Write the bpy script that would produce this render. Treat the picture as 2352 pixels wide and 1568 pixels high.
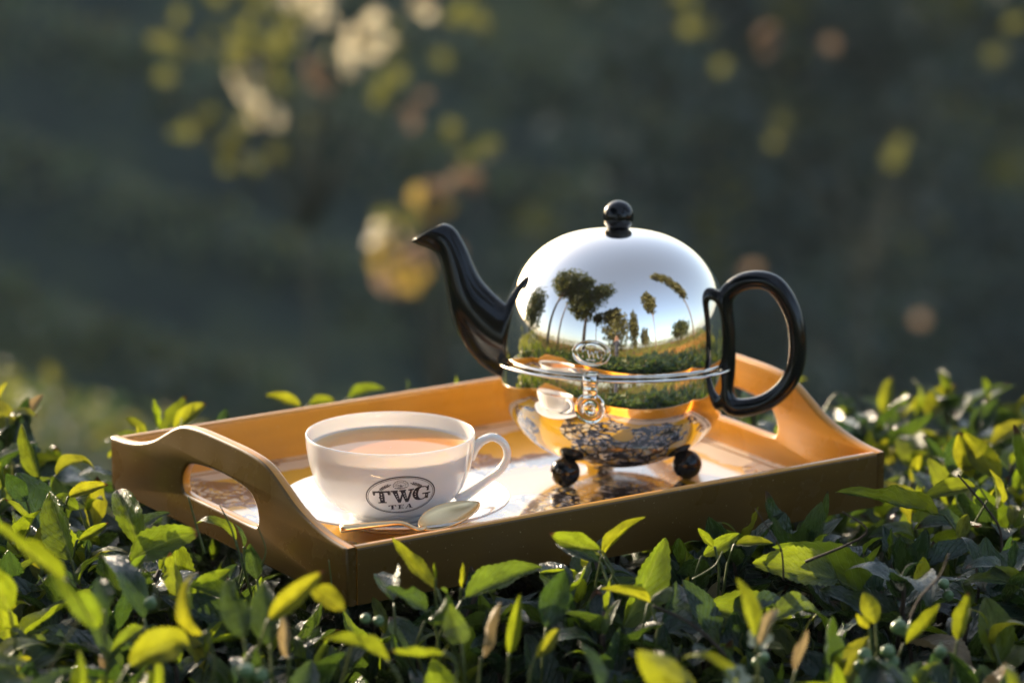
import bpy, bmesh, math, random
import numpy as np
from mathutils import Vector, Matrix, noise
R = math.radians
S = bpy.context.scene
for o in list(bpy.data.objects): bpy.data.objects.remove(o)
COL = S.collection

# ------------------------------------------------------------------ camera
CAM = Vector((0, 0, 1.617)); PITCH = R(13.53)
cd = bpy.data.cameras.new('camera'); cam = bpy.data.objects.new('scene_camera', cd); COL.objects.link(cam)
cam.location = CAM; cam.rotation_euler = (math.pi/2 - PITCH, 0, 0)
cd.sensor_width = 36; cd.lens = 135; cd.clip_start = .05; cd.clip_end = 3000
cd.dof.use_dof = True; cd.dof.focus_distance = 2.46; cd.dof.aperture_fstop = 5.2; cd.dof.aperture_blades = 0
S.camera = cam

# ------------------------------------------------------------------ light
SUN_AZ, SUN_EL = R(-37), R(14)          # azimuth from +Y towards +X
W = bpy.data.worlds.new('World'); S.world = W; W.use_nodes = True
nt = W.node_tree; nt.nodes.clear()
sk = nt.nodes.new('ShaderNodeTexSky'); sk.sky_type = 'NISHITA'; sk.sun_disc = False
sk.sun_elevation = SUN_EL; sk.sun_rotation = SUN_AZ; sk.air_density = 1.0; sk.dust_density = 7.0; sk.ozone_density = 1.0; sk.altitude = 1500
bg = nt.nodes.new('ShaderNodeBackground'); bg.inputs[1].default_value = .15
wo = nt.nodes.new('ShaderNodeOutputWorld'); veil = nt.nodes.new('ShaderNodeMix'); veil.data_type = 'RGBA'; veil.blend_type = 'ADD'; veil.inputs[0].default_value = 1
veil.inputs[7].default_value = (.48, .42, .33, 1)          # thin bright morning cloud over the whole sky
nt.links.new(sk.outputs[0], veil.inputs[6]); nt.links.new(veil.outputs[2], bg.inputs[0]); nt.links.new(bg.outputs[0], wo.inputs[0])
sl = bpy.data.lights.new('sun', 'SUN'); so = bpy.data.objects.new('sun', sl); COL.objects.link(so)
sl.energy = 5.0; sl.angle = R(.55); sl.color = (1, .82, .60)
sd = Vector((math.sin(SUN_AZ)*math.cos(SUN_EL), math.cos(SUN_AZ)*math.cos(SUN_EL), math.sin(SUN_EL)))
so.rotation_euler = sd.to_track_quat('Z', 'Y').to_euler(); so.location = sd*20 + Vector((0, 0, 3))
S.view_settings.view_transform = 'Standard'; S.view_settings.look = 'None'
S.view_settings.gamma = 1; S.view_settings.use_curve_mapping = False
S.view_settings.exposure = 1.15
S.cycles.use_denoising = True
S.cycles.max_bounces = 8; S.cycles.transmission_bounces = 5; S.cycles.glossy_bounces = 5; S.cycles.diffuse_bounces = 3

rng = random.Random(7); nr = np.random.RandomState(7)
F = 8820.
def at(px, py, Y):
    """point of the place seen at pixel (px,py of 2352x1568) lying Y metres in front of the camera"""
    fw = Vector((0, math.cos(PITCH), -math.sin(PITCH))); up = Vector((0, math.sin(PITCH), math.cos(PITCH)))
    d = fw + Vector((1, 0, 0))*((px-1176)/F) + up*((784-py)/F)
    return CAM + d*(Y/d.y)

# ------------------------------------------------------------------ helpers
def tag(o, label=None, cat=None, group=None, kind=None):
    for k, v in (('label', label), ('category', cat), ('group', group), ('kind', kind)):
        if v: o[k] = v
    return o
def empty(name, M=None, **k):
    o = bpy.data.objects.new(name, None); o.empty_display_size = .05; COL.objects.link(o)
    if M is not None: o.matrix_world = M
    return tag(o, **k)
def link(name, me, mats, parent=None, M=None):
    o = bpy.data.objects.new(name, me); COL.objects.link(o)
    for m in (mats if isinstance(mats, (list, tuple)) else [mats]): me.materials.append(m)
    if parent: o.parent = parent
    if M is not None: o.matrix_local = M
    return o
def mesh(name, v, f, smooth=True):
    me = bpy.data.meshes.new(name); me.from_pydata([tuple(p) for p in v], [], f); me.update()
    if smooth: me.polygons.foreach_set('use_smooth', [True]*len(me.polygons))
    return me
def fixn(me):
    bm = bmesh.new(); bm.from_mesh(me); bmesh.ops.remove_doubles(bm, verts=bm.verts, dist=1e-6)
    bmesh.ops.recalc_face_normals(bm, faces=bm.faces); bm.to_mesh(me); bm.free(); return me
def autos(me, ang=35):
    me.polygons.foreach_set('use_smooth', [True]*len(me.polygons)); me.set_sharp_from_angle(angle=R(ang)); return me
def lathe(name, prof, seg=96):
    v = []; f = []; n = len(prof)
    for i in range(seg):
        a = 2*math.pi*i/seg; c, s = math.cos(a), math.sin(a)
        v += [(r*c, r*s, z) for r, z in prof]
    for i in range(seg):
        j = (i+1) % seg
        for k in range(n-1): f.append((i*n+k, j*n+k, j*n+k+1, i*n+k+1))
    return autos(fixn(mesh(name, v, f)), 40)
def bevbox(name, x0, x1, y0, y1, z0, z1, b=.0012, seg=3):
    bm = bmesh.new(); bmesh.ops.create_cube(bm, size=1)
    for v in bm.verts: v.co = Vector(((x0+x1)/2+v.co.x*(x1-x0), (y0+y1)/2+v.co.y*(y1-y0), (z0+z1)/2+v.co.z*(z1-z0)))
    if b: bmesh.ops.bevel(bm, geom=list(bm.edges), offset=b, segments=seg, affect='EDGES', profile=.5)
    me = bpy.data.meshes.new(name); bm.to_mesh(me); bm.free(); return autos(me, 50)
def catmull(P, n=8, closed=False):
    P = [np.array(p, float) for p in P]; out = []; m = len(P)
    for i in range(m if closed else m-1):
        g = lambda k: P[k % m] if closed else P[min(max(k, 0), m-1)]
        p0, p1, p2, p3 = g(i-1), g(i), g(i+1), g(i+2)
        for t in np.arange(n)/n:
            out.append(.5*((2*p1)+(-p0+p2)*t+(2*p0-5*p1+4*p2-p3)*t*t+(-p0+3*p1-3*p2+p3)*t**3))
    if not closed: out.append(P[-1])
    return out
def tube(P, rad, seg=12, closed=False, flat=1., side=None):
    """v,f of a tube; rad a number or list; flat scales the axis across `side`"""
    n = len(P); P = [Vector(p) for p in P]; v = []; f = []
    prev = None
    for i in range(n):
        t = (P[(i+1) % n]-P[i-1]) if closed else (P[min(i+1, n-1)]-P[max(i-1, 0)])
        t.normalize()
        if side is not None: a = Vector(side); a = (a-t*a.dot(t)).normalized()
        elif prev is None:
            a = t.cross(Vector((.3, .1, 1)));  a = a.normalized() if a.length > 1e-3 else t.orthogonal().normalized()
        else: a = (prev-t*prev.dot(t)).normalized()
        prev = a; b = t.cross(a); r = rad[i] if hasattr(rad, '__len__') else rad
        for k in range(seg):
            th = 2*math.pi*k/seg; v.append(P[i]+a*(r*flat*math.cos(th))+b*(r*math.sin(th)))
    for i in range(n if closed else n-1):
        j = (i+1) % n
        for k in range(seg): l = (k+1) % seg; f.append((i*seg+k, i*seg+l, j*seg+l, j*seg+k))
    if not closed: f.append(tuple(range(seg))[::-1]); f.append(tuple((n-1)*seg+k for k in range(seg)))
    return v, f
class MB:
    def __init__(s): s.v = []; s.f = []
    def add(s, v, f):
        o = len(s.v); s.v += [tuple(p) for p in v]; s.f += [tuple(i+o for i in q) for q in f]; return s
    def mesh(s, name, smooth=True): return mesh(name, s.v, s.f, smooth)

# ------------------------------------------------------------------ materials
def mat(name):
    m = bpy.data.materials.new(name); m.use_nodes = True; n = m.node_tree
    return m, n, n.nodes['Principled BSDF'], n.nodes['Material Output']
def N(n, t, **k):
    x = n.nodes.new('ShaderNode'+t)
    for a, b in k.items():
        if hasattr(x, a): setattr(x, a, b)
        else: x.inputs[a.replace('_', ' ')].default_value = b
    return x
def ramp(n, src, stops, interp='LINEAR'):
    r = n.nodes.new('ShaderNodeValToRGB'); r.color_ramp.interpolation = interp
    e = r.color_ramp.elements
    while len(e) < len(stops): e.new(.5)
    for q, (p, c) in zip(e, stops): q.position = p; q.color = tuple(c if hasattr(c, "__len__") else (c,)*3)[:3]+(1,)
    n.links.new(src, r.inputs[0]); return r.outputs[0]
def mix(n, fac, a, b, mode='MIX'):
    x = n.nodes.new('ShaderNodeMix'); x.data_type = 'RGBA'; x.blend_type = mode
    for sock, val in ((x.inputs[0], fac), (x.inputs[6], a), (x.inputs[7], b)):
        if hasattr(val, 'is_linked'): n.links.new(val, sock)
        elif hasattr(val, '__len__'): sock.default_value = tuple(val)[:3]+(1,)
        else: sock.default_value = val
    return x.outputs[2]
def mth(n, op, a, b=None, c=None):
    x = n.nodes.new('ShaderNodeMath'); x.operation = op
    for i, v in enumerate((a, b, c)):
        if v is None: continue
        if hasattr(v, 'is_linked'): n.links.new(v, x.inputs[i])
        else: x.inputs[i].default_value = v
    return x.outputs[0]
def simple(name, col, rough=.5, metal=0, coat=0, spec=.5, bump=0, bscale=200, var=0, coat_rough=.03):
    m, n, p, o = mat(name)
    p.inputs['Roughness'].default_value = rough; p.inputs['Metallic'].default_value = metal
    p.inputs['Coat Weight'].default_value = coat; p.inputs['Coat Roughness'].default_value = coat_rough
    p.inputs['Specular IOR Level'].default_value = spec
    tc = N(n, 'TexCoord'); nz = N(n, 'TexNoise', Scale=bscale, Detail=5); n.links.new(tc.outputs['Object'], nz.inputs['Vector'])
    if var:
        c = ramp(n, nz.outputs['Fac'], [(.3, [x*(1-var) for x in col]), (.7, [min(1, x*(1+var)) for x in col])])
        n.links.new(c, p.inputs['Base Color'])
    else: p.inputs['Base Color'].default_value = tuple(col)+(1,)
    if bump:
        b = N(n, 'Bump', Strength=bump, Distance=.001); n.links.new(nz.outputs['Fac'], b.inputs['Height']); n.links.new(b.outputs[0], p.inputs['Normal'])
    return m

def leaf_mat(name, cols, trans, tcols, rough=.38, tip=0.0, spec=.5, vein=(.35, .42, .12), veinamt=.35, blot=.3):
    """cols / tcols : list of two colours mixed by a random number per leaf"""
    m, n, p, o = mat(name); L = n.links.new
    oi = N(n, 'ObjectInfo'); ge = N(n, 'NewGeometry')
    rnd = mth(n, 'FRACT', mth(n, 'ADD', oi.outputs['Random'], ge.outputs['Random Per Island']))
    rnd2 = mth(n, 'FRACT', mth(n, 'MULTIPLY', rnd, 7.31))
    uv = N(n, 'UVMap'); sx = N(n, 'SeparateXYZ'); L(uv.outputs[0], sx.inputs[0])
    U, V = sx.outputs[0], sx.outputs[1]
    av = mth(n, 'ABSOLUTE', mth(n, 'SUBTRACT', V, .5))
    mid = mth(n, 'LESS_THAN', av, mth(n, 'MULTIPLY', mth(n, 'SUBTRACT', 1.1, U), .035))
    # side veins leave the midrib forwards
    ph = mth(n, 'SUBTRACT', mth(n, 'MULTIPLY', U, 9.), mth(n, 'MULTIPLY', av, 7.))
    sv = mth(n, 'ABSOLUTE', mth(n, 'SUBTRACT', mth(n, 'FRACT', ph), .5))
    svm = mth(n, 'MULTIPLY', mth(n, 'SUBTRACT', 1, mth(n, 'SMOOTH_MIN', mth(n, 'MULTIPLY', sv, 9.), 1., .2)), .6)
    vm = mth(n, 'MAXIMUM', mid, svm)
    tc = N(n, 'TexCoord')
    off = N(n, 'CombineXYZ'); L(mth(n, 'MULTIPLY', rnd, 31.), off.inputs[2]); L(U, off.inputs[0]); L(V, off.inputs[1])
    nz = N(n, 'TexNoise', Scale=3.5, Detail=5., Roughness=.6); L(off.outputs[0], nz.inputs['Vector'])
    sp = N(n, 'TexNoise', Scale=24., Detail=2.); L(off.outputs[0], sp.inputs['Vector'])
    base = mix(n, rnd, cols[0], cols[1]); tb = mix(n, rnd, tcols[0], tcols[1])
    bl = ramp(n, nz.outputs['Fac'], [(.35, 1-blot), (.65, 1+blot*.3)])
    base = mix(n, 1., base, bl, 'MULTIPLY'); tb = mix(n, 1., tb, bl, 'MULTIPLY')
    base = mix(n, mth(n, 'MULTIPLY', vm, veinamt), base, vein)
    tb = mix(n, mth(n, 'MULTIPLY', svm, .55), tb, mix(n, 1., tb, (.62, .66, .5), 'MULTIPLY')); tb = mix(n, mth(n, 'MULTIPLY', mid, .35), tb, (vein[0]*1.0, vein[1]*.9, vein[2]*.4))
    spots = ramp(n, sp.outputs['Fac'], [(.70, 0.), (.75, 1.)])
    spots = mth(n, 'MULTIPLY', spots, mth(n, 'GREATER_THAN', rnd2, .45))
    base = mix(n, mth(n, 'MULTIPLY', spots, .6), base, (.05, .025, .01)); tb = mix(n, mth(n, 'MULTIPLY', spots, .6), tb, (.06, .03, .01))
    tipm = mth(n, 'MULTIPLY', ramp(n, mth(n, 'ADD', U, mth(n, 'MULTIPLY', nz.outputs['Fac'], .12)), [(.93, 0.), (.99, 1.)]), mth(n, 'GREATER_THAN', rnd2, 1-tip))
    base = mix(n, tipm, base, (.09, .045, .02)); tb = mix(n, tipm, tb, (.05, .02, .01))
    bp = N(n, 'Bump', Strength=1., Distance=.0016)
    hgt = mth(n, 'ADD', mth(n, 'MULTIPLY', vm, -.6), mth(n, 'MULTIPLY', nz.outputs['Fac'], 2.2)); L(hgt, bp.inputs['Height'])
    L(base, p.inputs['Base Color']); L(bp.outputs[0], p.inputs['Normal'])
    L(ramp(n, nz.outputs['Fac'], [(.3, rough-.07), (.7, rough+.12)]), p.inputs['Roughness'])
    p.inputs['Specular IOR Level'].default_value = spec
    t = N(n, 'BsdfTranslucent'); L(tb, t.inputs[0]); ms = N(n, 'MixShader'); ms.inputs[0].default_value = trans
    L(p.outputs[0], ms.inputs[1]); L(t.outputs[0], ms.inputs[2]); L(ms.outputs[0], o.inputs[0])
    return m
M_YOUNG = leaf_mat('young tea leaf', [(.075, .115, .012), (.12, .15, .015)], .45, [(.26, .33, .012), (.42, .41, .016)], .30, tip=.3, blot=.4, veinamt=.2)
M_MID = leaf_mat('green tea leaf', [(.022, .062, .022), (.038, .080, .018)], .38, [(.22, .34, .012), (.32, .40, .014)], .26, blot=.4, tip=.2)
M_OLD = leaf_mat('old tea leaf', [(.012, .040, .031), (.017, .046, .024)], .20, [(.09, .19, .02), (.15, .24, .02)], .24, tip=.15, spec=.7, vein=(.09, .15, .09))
M_DRY = leaf_mat('dry tea leaf', [(.30, .22, .12), (.40, .32, .18)], .25, [(.5, .35, .15), (.6, .45, .2)], .5, tip=0, vein=(.5, .4, .25))
LM = [M_YOUNG, M_MID, M_OLD, M_DRY]
M_STEM = simple('green stem', (.075, .10, .02), .5, bump=.3, bscale=300, var=.3)
M_TWIG = simple('brown twig', (.045, .028, .018), .75, bump=.6, bscale=400, var=.4)
M_BERRY = simple('green tea fruit', (.12, .20, .08), .28, spec=.6, bump=.1, bscale=90, var=.15)
M_CHROME = simple('polished silver', (.95, .905, .84), .03, metal=1)
M_GOLD = simple('spoon silver gilt', (.90, .66, .36), .28, metal=1, bump=.02, bscale=300)
M_BLACK = simple('black glazed ceramic', (.003, .005, .008), .14, coat=.25, spec=.3)

# lacquered tray wood
m, n, p, o = mat('ochre lacquer'); L = n.links.new
tc = N(n, 'TexCoord'); nz = N(n, 'TexNoise', Scale=9., Detail=4.); L(tc.outputs['Object'], nz.inputs[0])
n2 = N(n, 'TexNoise', Scale=520., Detail=2.); L(tc.outputs['Object'], n2.inputs[0])
c = ramp(n, nz.outputs['Fac'], [(.3, (.58, .235, .018)), (.7, (.70, .31, .028))])
gm = N(n, 'Mapping'); gm.inputs['Scale'].default_value = (4., 60., 60.); L(tc.outputs['Object'], gm.inputs[0]); gn = N(n, 'TexNoise', Scale=3., Detail=6.); L(gm.outputs[0], gn.inputs[0])
c = mix(n, 1., c, ramp(n, gn.outputs['Fac'], [(.3, .92), (.7, 1.04)]), 'MULTIPLY')
dust = mth(n, 'MULTIPLY', ramp(n, n2.outputs['Fac'], [(.70, 0.), (.74, 1.)]), .45)
c = mix(n, dust, c, (.75, .6, .4)); L(c, p.inputs['Base Color'])
n3 = N(n, 'TexNoise', Scale=14., Detail=6.); L(tc.outputs['Object'], n3.inputs[0])
L(ramp(n, n3.outputs['Fac'], [(.35, .22), (.7, .42)]), p.inputs['Roughness']); p.inputs['Coat Weight'].default_value = .25; p.inputs['Coat Roughness'].default_value = .12
b = N(n, 'Bump', Strength=.15, Distance=.0006); L(n3.outputs['Fac'], b.inputs['Height']); L(b.outputs[0], p.inputs['Normal'])
M_LAC = m
m2 = m.copy(); m2.name = 'shade-darkened outer lacquer'; M_LAC_SHADE = m2  # same lacquer; shade on the outer faces is put into a darker colour
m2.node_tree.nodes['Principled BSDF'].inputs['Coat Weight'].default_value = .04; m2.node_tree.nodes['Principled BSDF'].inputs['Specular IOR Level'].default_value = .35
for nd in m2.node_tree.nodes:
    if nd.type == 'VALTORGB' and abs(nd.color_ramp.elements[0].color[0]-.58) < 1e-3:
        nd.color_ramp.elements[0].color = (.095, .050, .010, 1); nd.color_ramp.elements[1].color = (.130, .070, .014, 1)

# printed floor of the tray (object space: x along, y across, metres from its centre)
m, n, p, o = mat('printed tray floor'); L = n.links.new
tc = N(n, 'TexCoord'); sp_ = N(n, 'SeparateXYZ'); L(tc.outputs['Object'], sp_.inputs[0])
ax = mth(n, 'ABSOLUTE', sp_.outputs[0]); ay = mth(n, 'ABSOLUTE', sp_.outputs[1])
edge = mth(n, 'MINIMUM', mth(n, 'SUBTRACT', .205, ax), mth(n, 'SUBTRACT', .154, ay))
wn = N(n, 'TexNoise', Scale=40., Detail=5.); L(tc.outputs['Object'], wn.inputs[0])
wv = N(n, 'VectorMath', operation='SCALE'); L(wn.outputs['Color'], wv.inputs[0]); wv.inputs['Scale'].default_value = .018
wa = N(n, 'VectorMath', operation='ADD'); L(tc.outputs['Object'], wa.inputs[0]); L(wv.outputs[0], wa.inputs[1])
big = N(n, 'TexNoise', Scale=13., Detail=3.); L(wa.outputs[0], big.inputs[0])
med = N(n, 'TexNoise', Scale=55., Detail=6., Roughness=.65); L(wa.outputs[0], med.inputs[0])
vo = N(n, 'TexVoronoi', Scale=75.); vo.feature = 'DISTANCE_TO_EDGE'; L(wa.outputs[0], vo.inputs[0])
vo2 = N(n, 'TexVoronoi', Scale=190.); vo2.feature = 'F1'; L(wa.outputs[0], vo2.inputs[0])
gold = (.70, .40, .025); ink = (.018, .016, .022); grey = (.30, .29, .32); cream = (.70, .62, .48)
fig = ramp(n, big.outputs['Fac'], [(.515, 0.), (.53, 1.)])
leafy = ramp(n, med.outputs['Fac'], [(.43, ink), (.48, grey), (.54, gold), (.58, cream)], 'CONSTANT')
lines = ramp(n, vo.outputs['Distance'], [(.06, 1.), (.10, 0.)])
fcol = mix(n, lines, leafy, ink)
fcol = mix(n, ramp(n, vo2.outputs['Distance'], [(.25, .7), (.3, 0.)]), fcol, ink)
col = mix(n, fig, gold, fcol)
fr = ramp(n, med.outputs['Fac'], [(.5, grey), (.55, ink), (.6, cream)], 'CONSTANT')
band = mix(n, ramp(n, big.outputs['Fac'], [(.5, 1.), (.53, .15)]), fr, (.72, .66, .56))
inb = mth(n, 'LESS_THAN', mth(n, 'ADD', edge, mth(n, 'MULTIPLY', mth(n, 'SUBTRACT', big.outputs['Fac'], .5), .05)), .026)
col = mix(n, inb, col, band)
ln = mth(n, 'LESS_THAN', mth(n, 'ABSOLUTE', mth(n, 'SUBTRACT', edge, .009)), .0012); col = mix(n, ln, col, ink)
L(col, p.inputs['Base Color']); p.inputs['Roughness'].default_value = .22; p.inputs['IOR'].default_value = 1.6
p.inputs['Coat Weight'].default_value = 1; p.inputs['Coat Roughness'].default_value = .015; p.inputs['Coat IOR'].default_value = 1.75
M_FLOOR = m

# porcelain
def porcelain(name, col):
    m, n, p, o = mat(name); p.inputs['Base Color'].default_value = col+(1,)
    p.inputs['Roughness'].default_value = .12; p.inputs['Coat Weight'].default_value = .5; p.inputs['Coat Roughness'].default_value = .02
    p.inputs['Subsurface Weight'].default_value = .35; p.inputs['Subsurface Radius'].default_value = (1, .8, .6); p.inputs['Subsurface Scale'].default_value = .006
    return m
M_PORC = porcelain('white bone china', (.90, .885, .87))
M_INK = simple('printed logo ink', (.028, .018, .024), .3, coat=.4)
M_DOT = simple('logo dot white', (.8, .78, .76), .3)
m, n, p, o = mat('brewed tea'); L = n.links.new
tc = N(n, 'TexCoord'); ln = N(n, 'VectorMath', operation='LENGTH'); L(tc.outputs['Object'], ln.inputs[0])
c = ramp(n, mth(n, 'MULTIPLY', ln.outputs['Value'], 1/.0545), [(.0, (.60, .21, .03)), (.74, (.66, .28, .07)), (.93, (.76, .46, .2)), (.98, (.84, .76, .68))])
L(c, p.inputs['Base Color']); p.inputs['Roughness'].default_value = .02; p.inputs['IOR'].default_value = 1.33; p.inputs['Specular IOR Level'].default_value = .25; p.inputs['Subsurface Weight'].default_value = .0; p.inputs['Subsurface Scale'].default_value = .01
M_TEA = m

# ------------------------------------------------------------------ the lie of the land
def sstep(a, b, x):
    t = np.clip((x-a)/(b-a), 0, 1); return t*t*(3-2*t)
def gh(x, y):
    """ground height"""
    x = np.asarray(x, float); y = np.asarray(y, float)
    z = -4.2*sstep(3.6, 12, y)
    rise = np.clip(y-12.4, 0, 17)*.375
    z = z + np.where(y > 12.4, rise, 0)
    s = x*.50+y*.866
    rows = (.5+.5*np.cos(2*np.pi*s/.95+.6*np.sin(x*.7)))**.8*.38
    z = z + rows*sstep(12.5, 14, y)*(1-sstep(28, 31, y))*(1-sstep(.2, 1.4, x-(y-17)*.2))
    back = .55*sstep(-9, -18, -np.abs(-y-0)-0)*0
    z = z + np.where(y < -3, .030*np.clip(-y-3, 0, 60), 0)*1.0
    z = z + .05*np.sin(x*1.3+1)*np.cos(y*1.1)*sstep(2, 6, np.abs(y)+np.abs(x)*.3)
    return z
def axis(lims):
    out = []
    for a, b, st in lims: out += list(np.arange(a, b, st))
    return np.array(out+[lims[-1][1]])
xs = axis([(-900, -100, 80), (-100, -20, 8), (-20, -4, 1), (-4, 4, .16), (4, 20, 1), (20, 100, 8), (100, 900, 80)])
ys = axis([(-900, -100, 80), (-100, -20, 8), (-20, 4, .6), (4, 13, .5), (13, 22, .11), (22, 34, .4), (34, 100, 6), (100, 1500, 100)])
XX, YY = np.meshgrid(xs, ys); ZZ = gh(XX, YY)
nx, ny = len(xs), len(ys)
V = np.stack([XX.ravel(), YY.ravel(), ZZ.ravel()], 1)
idx = np.arange(nx*ny).reshape(ny, nx)
Fq = np.stack([idx[:-1, :-1].ravel(), idx[:-1, 1:].ravel(), idx[1:, 1:].ravel(), idx[1:, :-1].ravel()], 1)
def npmesh(name, V, Fq, uv=None, mi=None, smooth=True):
    me = bpy.data.meshes.new(name); k = Fq.shape[1]
    me.vertices.add(len(V)); me.vertices.foreach_set('co', np.asarray(V, np.float32).ravel())
    me.loops.add(Fq.size); me.loops.foreach_set('vertex_index', Fq.astype(np.int32).ravel())
    me.polygons.add(len(Fq)); me.polygons.foreach_set('loop_start', np.arange(0, Fq.size, k, dtype=np.int32))
    me.polygons.foreach_set('loop_total', np.full(len(Fq), k, np.int32))
    if mi is not None: me.polygons.foreach_set('material_index', mi.astype(np.int32))
    me.polygons.foreach_set('use_smooth', np.full(len(Fq), smooth))
    if uv is not None:
        l = me.uv_layers.new(name='UVMap'); l.data.foreach_set('uv', np.asarray(uv[Fq.ravel()], np.float32).ravel())
    me.update(); me.validate(); return me
m, n, p, o = mat('hill soil and scrub'); L = n.links.new
tc = N(n, 'TexCoord'); sx = N(n, 'SeparateXYZ'); L(tc.outputs['Object'], sx.inputs[0])
a = N(n, 'TexNoise', Scale=1.3, Detail=6.); L(tc.outputs['Object'], a.inputs[0])
a2 = N(n, 'TexNoise', Scale=.35, Detail=3.); L(tc.outputs['Object'], a2.inputs[0])
green = ramp(n, a.outputs['Fac'], [(.35, (.024, .042, .043)), (.5, (.042, .068, .058)), (.68, (.11, .13, .065))])  # blue cast of haze and sky put into these greens
earth = ramp(n, a.outputs['Fac'], [(.35, (.16, .06, .022)), (.6, (.32, .12, .035)), (.75, (.10, .11, .03))])
isb = mth(n, 'LESS_THAN', sx.outputs[1], 1.0)
L(mix(n, isb, green, earth), p.inputs['Base Color']); p.inputs['Roughness'].default_value = .95; p.inputs['Specular IOR Level'].default_value = .15
M_SOIL = m
tag(link('ground', npmesh('ground', V, Fq), M_SOIL), kind='structure', label='dark terraced hillside of a tea garden')

# ------------------------------------------------------------------ leaves
def leaf_shape(nl, nw, fold, curl, twist, wave, seed, serr=.05, wid=.42, bite=0):
    """unit leaf: base at origin, along +Y, upper side +Z. returns verts, quads, uv"""
    r = random.Random(seed); ph = r.random()*6; V = []; UV = []
    for i in range(nl+1):
        u = i/nl
        w = (math.sin(math.pi*min(1, u**.86))**.78)*(1-.22*u) if 0 < u < 1 else 0
        w = w*wid*.5*1.12+(.010 if u < .98 else .001)
        s = (1+serr*(1 if i % 2 else -1)) if 0 < i < nl else 1
        ang = curl*(u**1.4)
        # spine bends downwards along its length
        yy = (math.sin(ang)/ang*u) if abs(ang) > 1e-3 else u
        zz = (-(1-math.cos(ang))/ang*u) if abs(ang) > 1e-3 else 0
        zz += .035*math.sin(u*3+ph)
        for j in range(nw+1):
            q = -1+2*j/nw; x = w*q*(s if abs(q) > .99 else 1)
            if bite and u > .45 and q > 0: x *= 1-bite*math.exp(-((u-.66)/.10)**2)
            z = abs(q)**1.15*w*math.sin(fold)+wave*w*.55*math.sin(u*15+ph+(1.6 if q > 0 else 0))*abs(q)**2+.012*r.uniform(-1, 1)*(1 if abs(q) < .95 else .4)
            x *= math.cos(fold*.8)
            tw = twist*u; x2 = x*math.cos(tw)-z*math.sin(tw); z2 = x*math.sin(tw)+z*math.cos(tw)
            V.append((x2, yy+z2*math.sin(ang)*.5, zz+z2*math.cos(ang))); UV.append((u, (q+1)/2))
    Q = [(i*(nw+1)+j, i*(nw+1)+j+1, (i+1)*(nw+1)+j+1, (i+1)*(nw+1)+j) for i in range(nl) for j in range(nw)]
    return np.array(V), np.array(Q), np.array(UV)
HV = [leaf_shape(26, 6, rng.uniform(.25, 1.0), rng.choice([-.8, .3, .6, .9, 1.3, 1.7]), rng.uniform(-.5, .5), rng.uniform(.05, .28), i, wid=rng.uniform(.44, .58), bite=(.7 if i % 7 == 5 else 0)) for i in range(20)]
SV = [leaf_shape(10, 4, rng.uniform(.15, .7), rng.choice([-.6, .3, .6, 1.0, 1.4]), rng.uniform(-.5, .5), rng.uniform(.05, .25), 50+i, wid=rng.uniform(.42, .58)) for i in range(10)]
LEAF_ME = {}
def hero_mesh(vi, mi):
    if (vi, mi) not in LEAF_ME:
        v, q, uv = HV[vi]; me = npmesh('leaf', v, q, uv); me.materials.append(LM[mi]); LEAF_ME[(vi, mi)] = me
    return LEAF_ME[(vi, mi)]
def frame(base, d, nrm, length, width=1.):
    y = Vector(d).normalized(); z = Vector(nrm); z = z-y*z.dot(y)
    z = z.normalized() if z.length > 1e-4 else y.orthogonal().normalized()
    x = y.cross(z); M = Matrix((x*length*width, y*length, z*length)).transposed().to_4x4(); M.translation = base
    return M
def scatter(name, items, mats, variants, parent=None):
    """items: (matrix4x4 as ndarray, variant, material index) -> one mesh"""
    Vs, Qs, Us, Ms = [], [], [], []; off = 0
    for k in range(len(variants)):
        sub = [(m_, mi) for m_, v_, mi in items if v_ == k]
        if not sub: continue
        v, q, uv = variants[k]; A = np.stack([s[0] for s in sub])
        P = np.einsum('nij,vj->nvi', A[:, :3, :3], v)+A[:, None, :3, 3]
        Vs.append(P.reshape(-1, 3)); nv = len(v)
        Qs.append((q[None]+(np.arange(len(sub))*nv)[:, None, None]).reshape(-1, 4)+off); off += nv*len(sub)
        Us.append(np.tile(uv, (len(sub), 1))); Ms.append(np.repeat([s[1] for s in sub], len(q)))
    me = npmesh(name, np.concatenate(Vs), np.concatenate(Qs), np.concatenate(Us), np.concatenate(Ms))
    return link(name, me, mats, parent)

# ------------------------------------------------------------------ tray placement
YAW = R(57.08); TL, TW, TH = .4228, .3201, .038
ta = Vector((math.sin(YAW), math.cos(YAW), 0)); tb = Vector((-math.cos(YAW), math.sin(YAW), 0))
FL = Vector((-.102, 2.2777, 1.617-.6795-TH))
TM = Matrix((ta, tb, Vector((0, 0, 1)))).transposed().to_4x4(); TM.translation = FL
TMi = TM.inverted()
FLOORZ = FL.z+.0045

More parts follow.
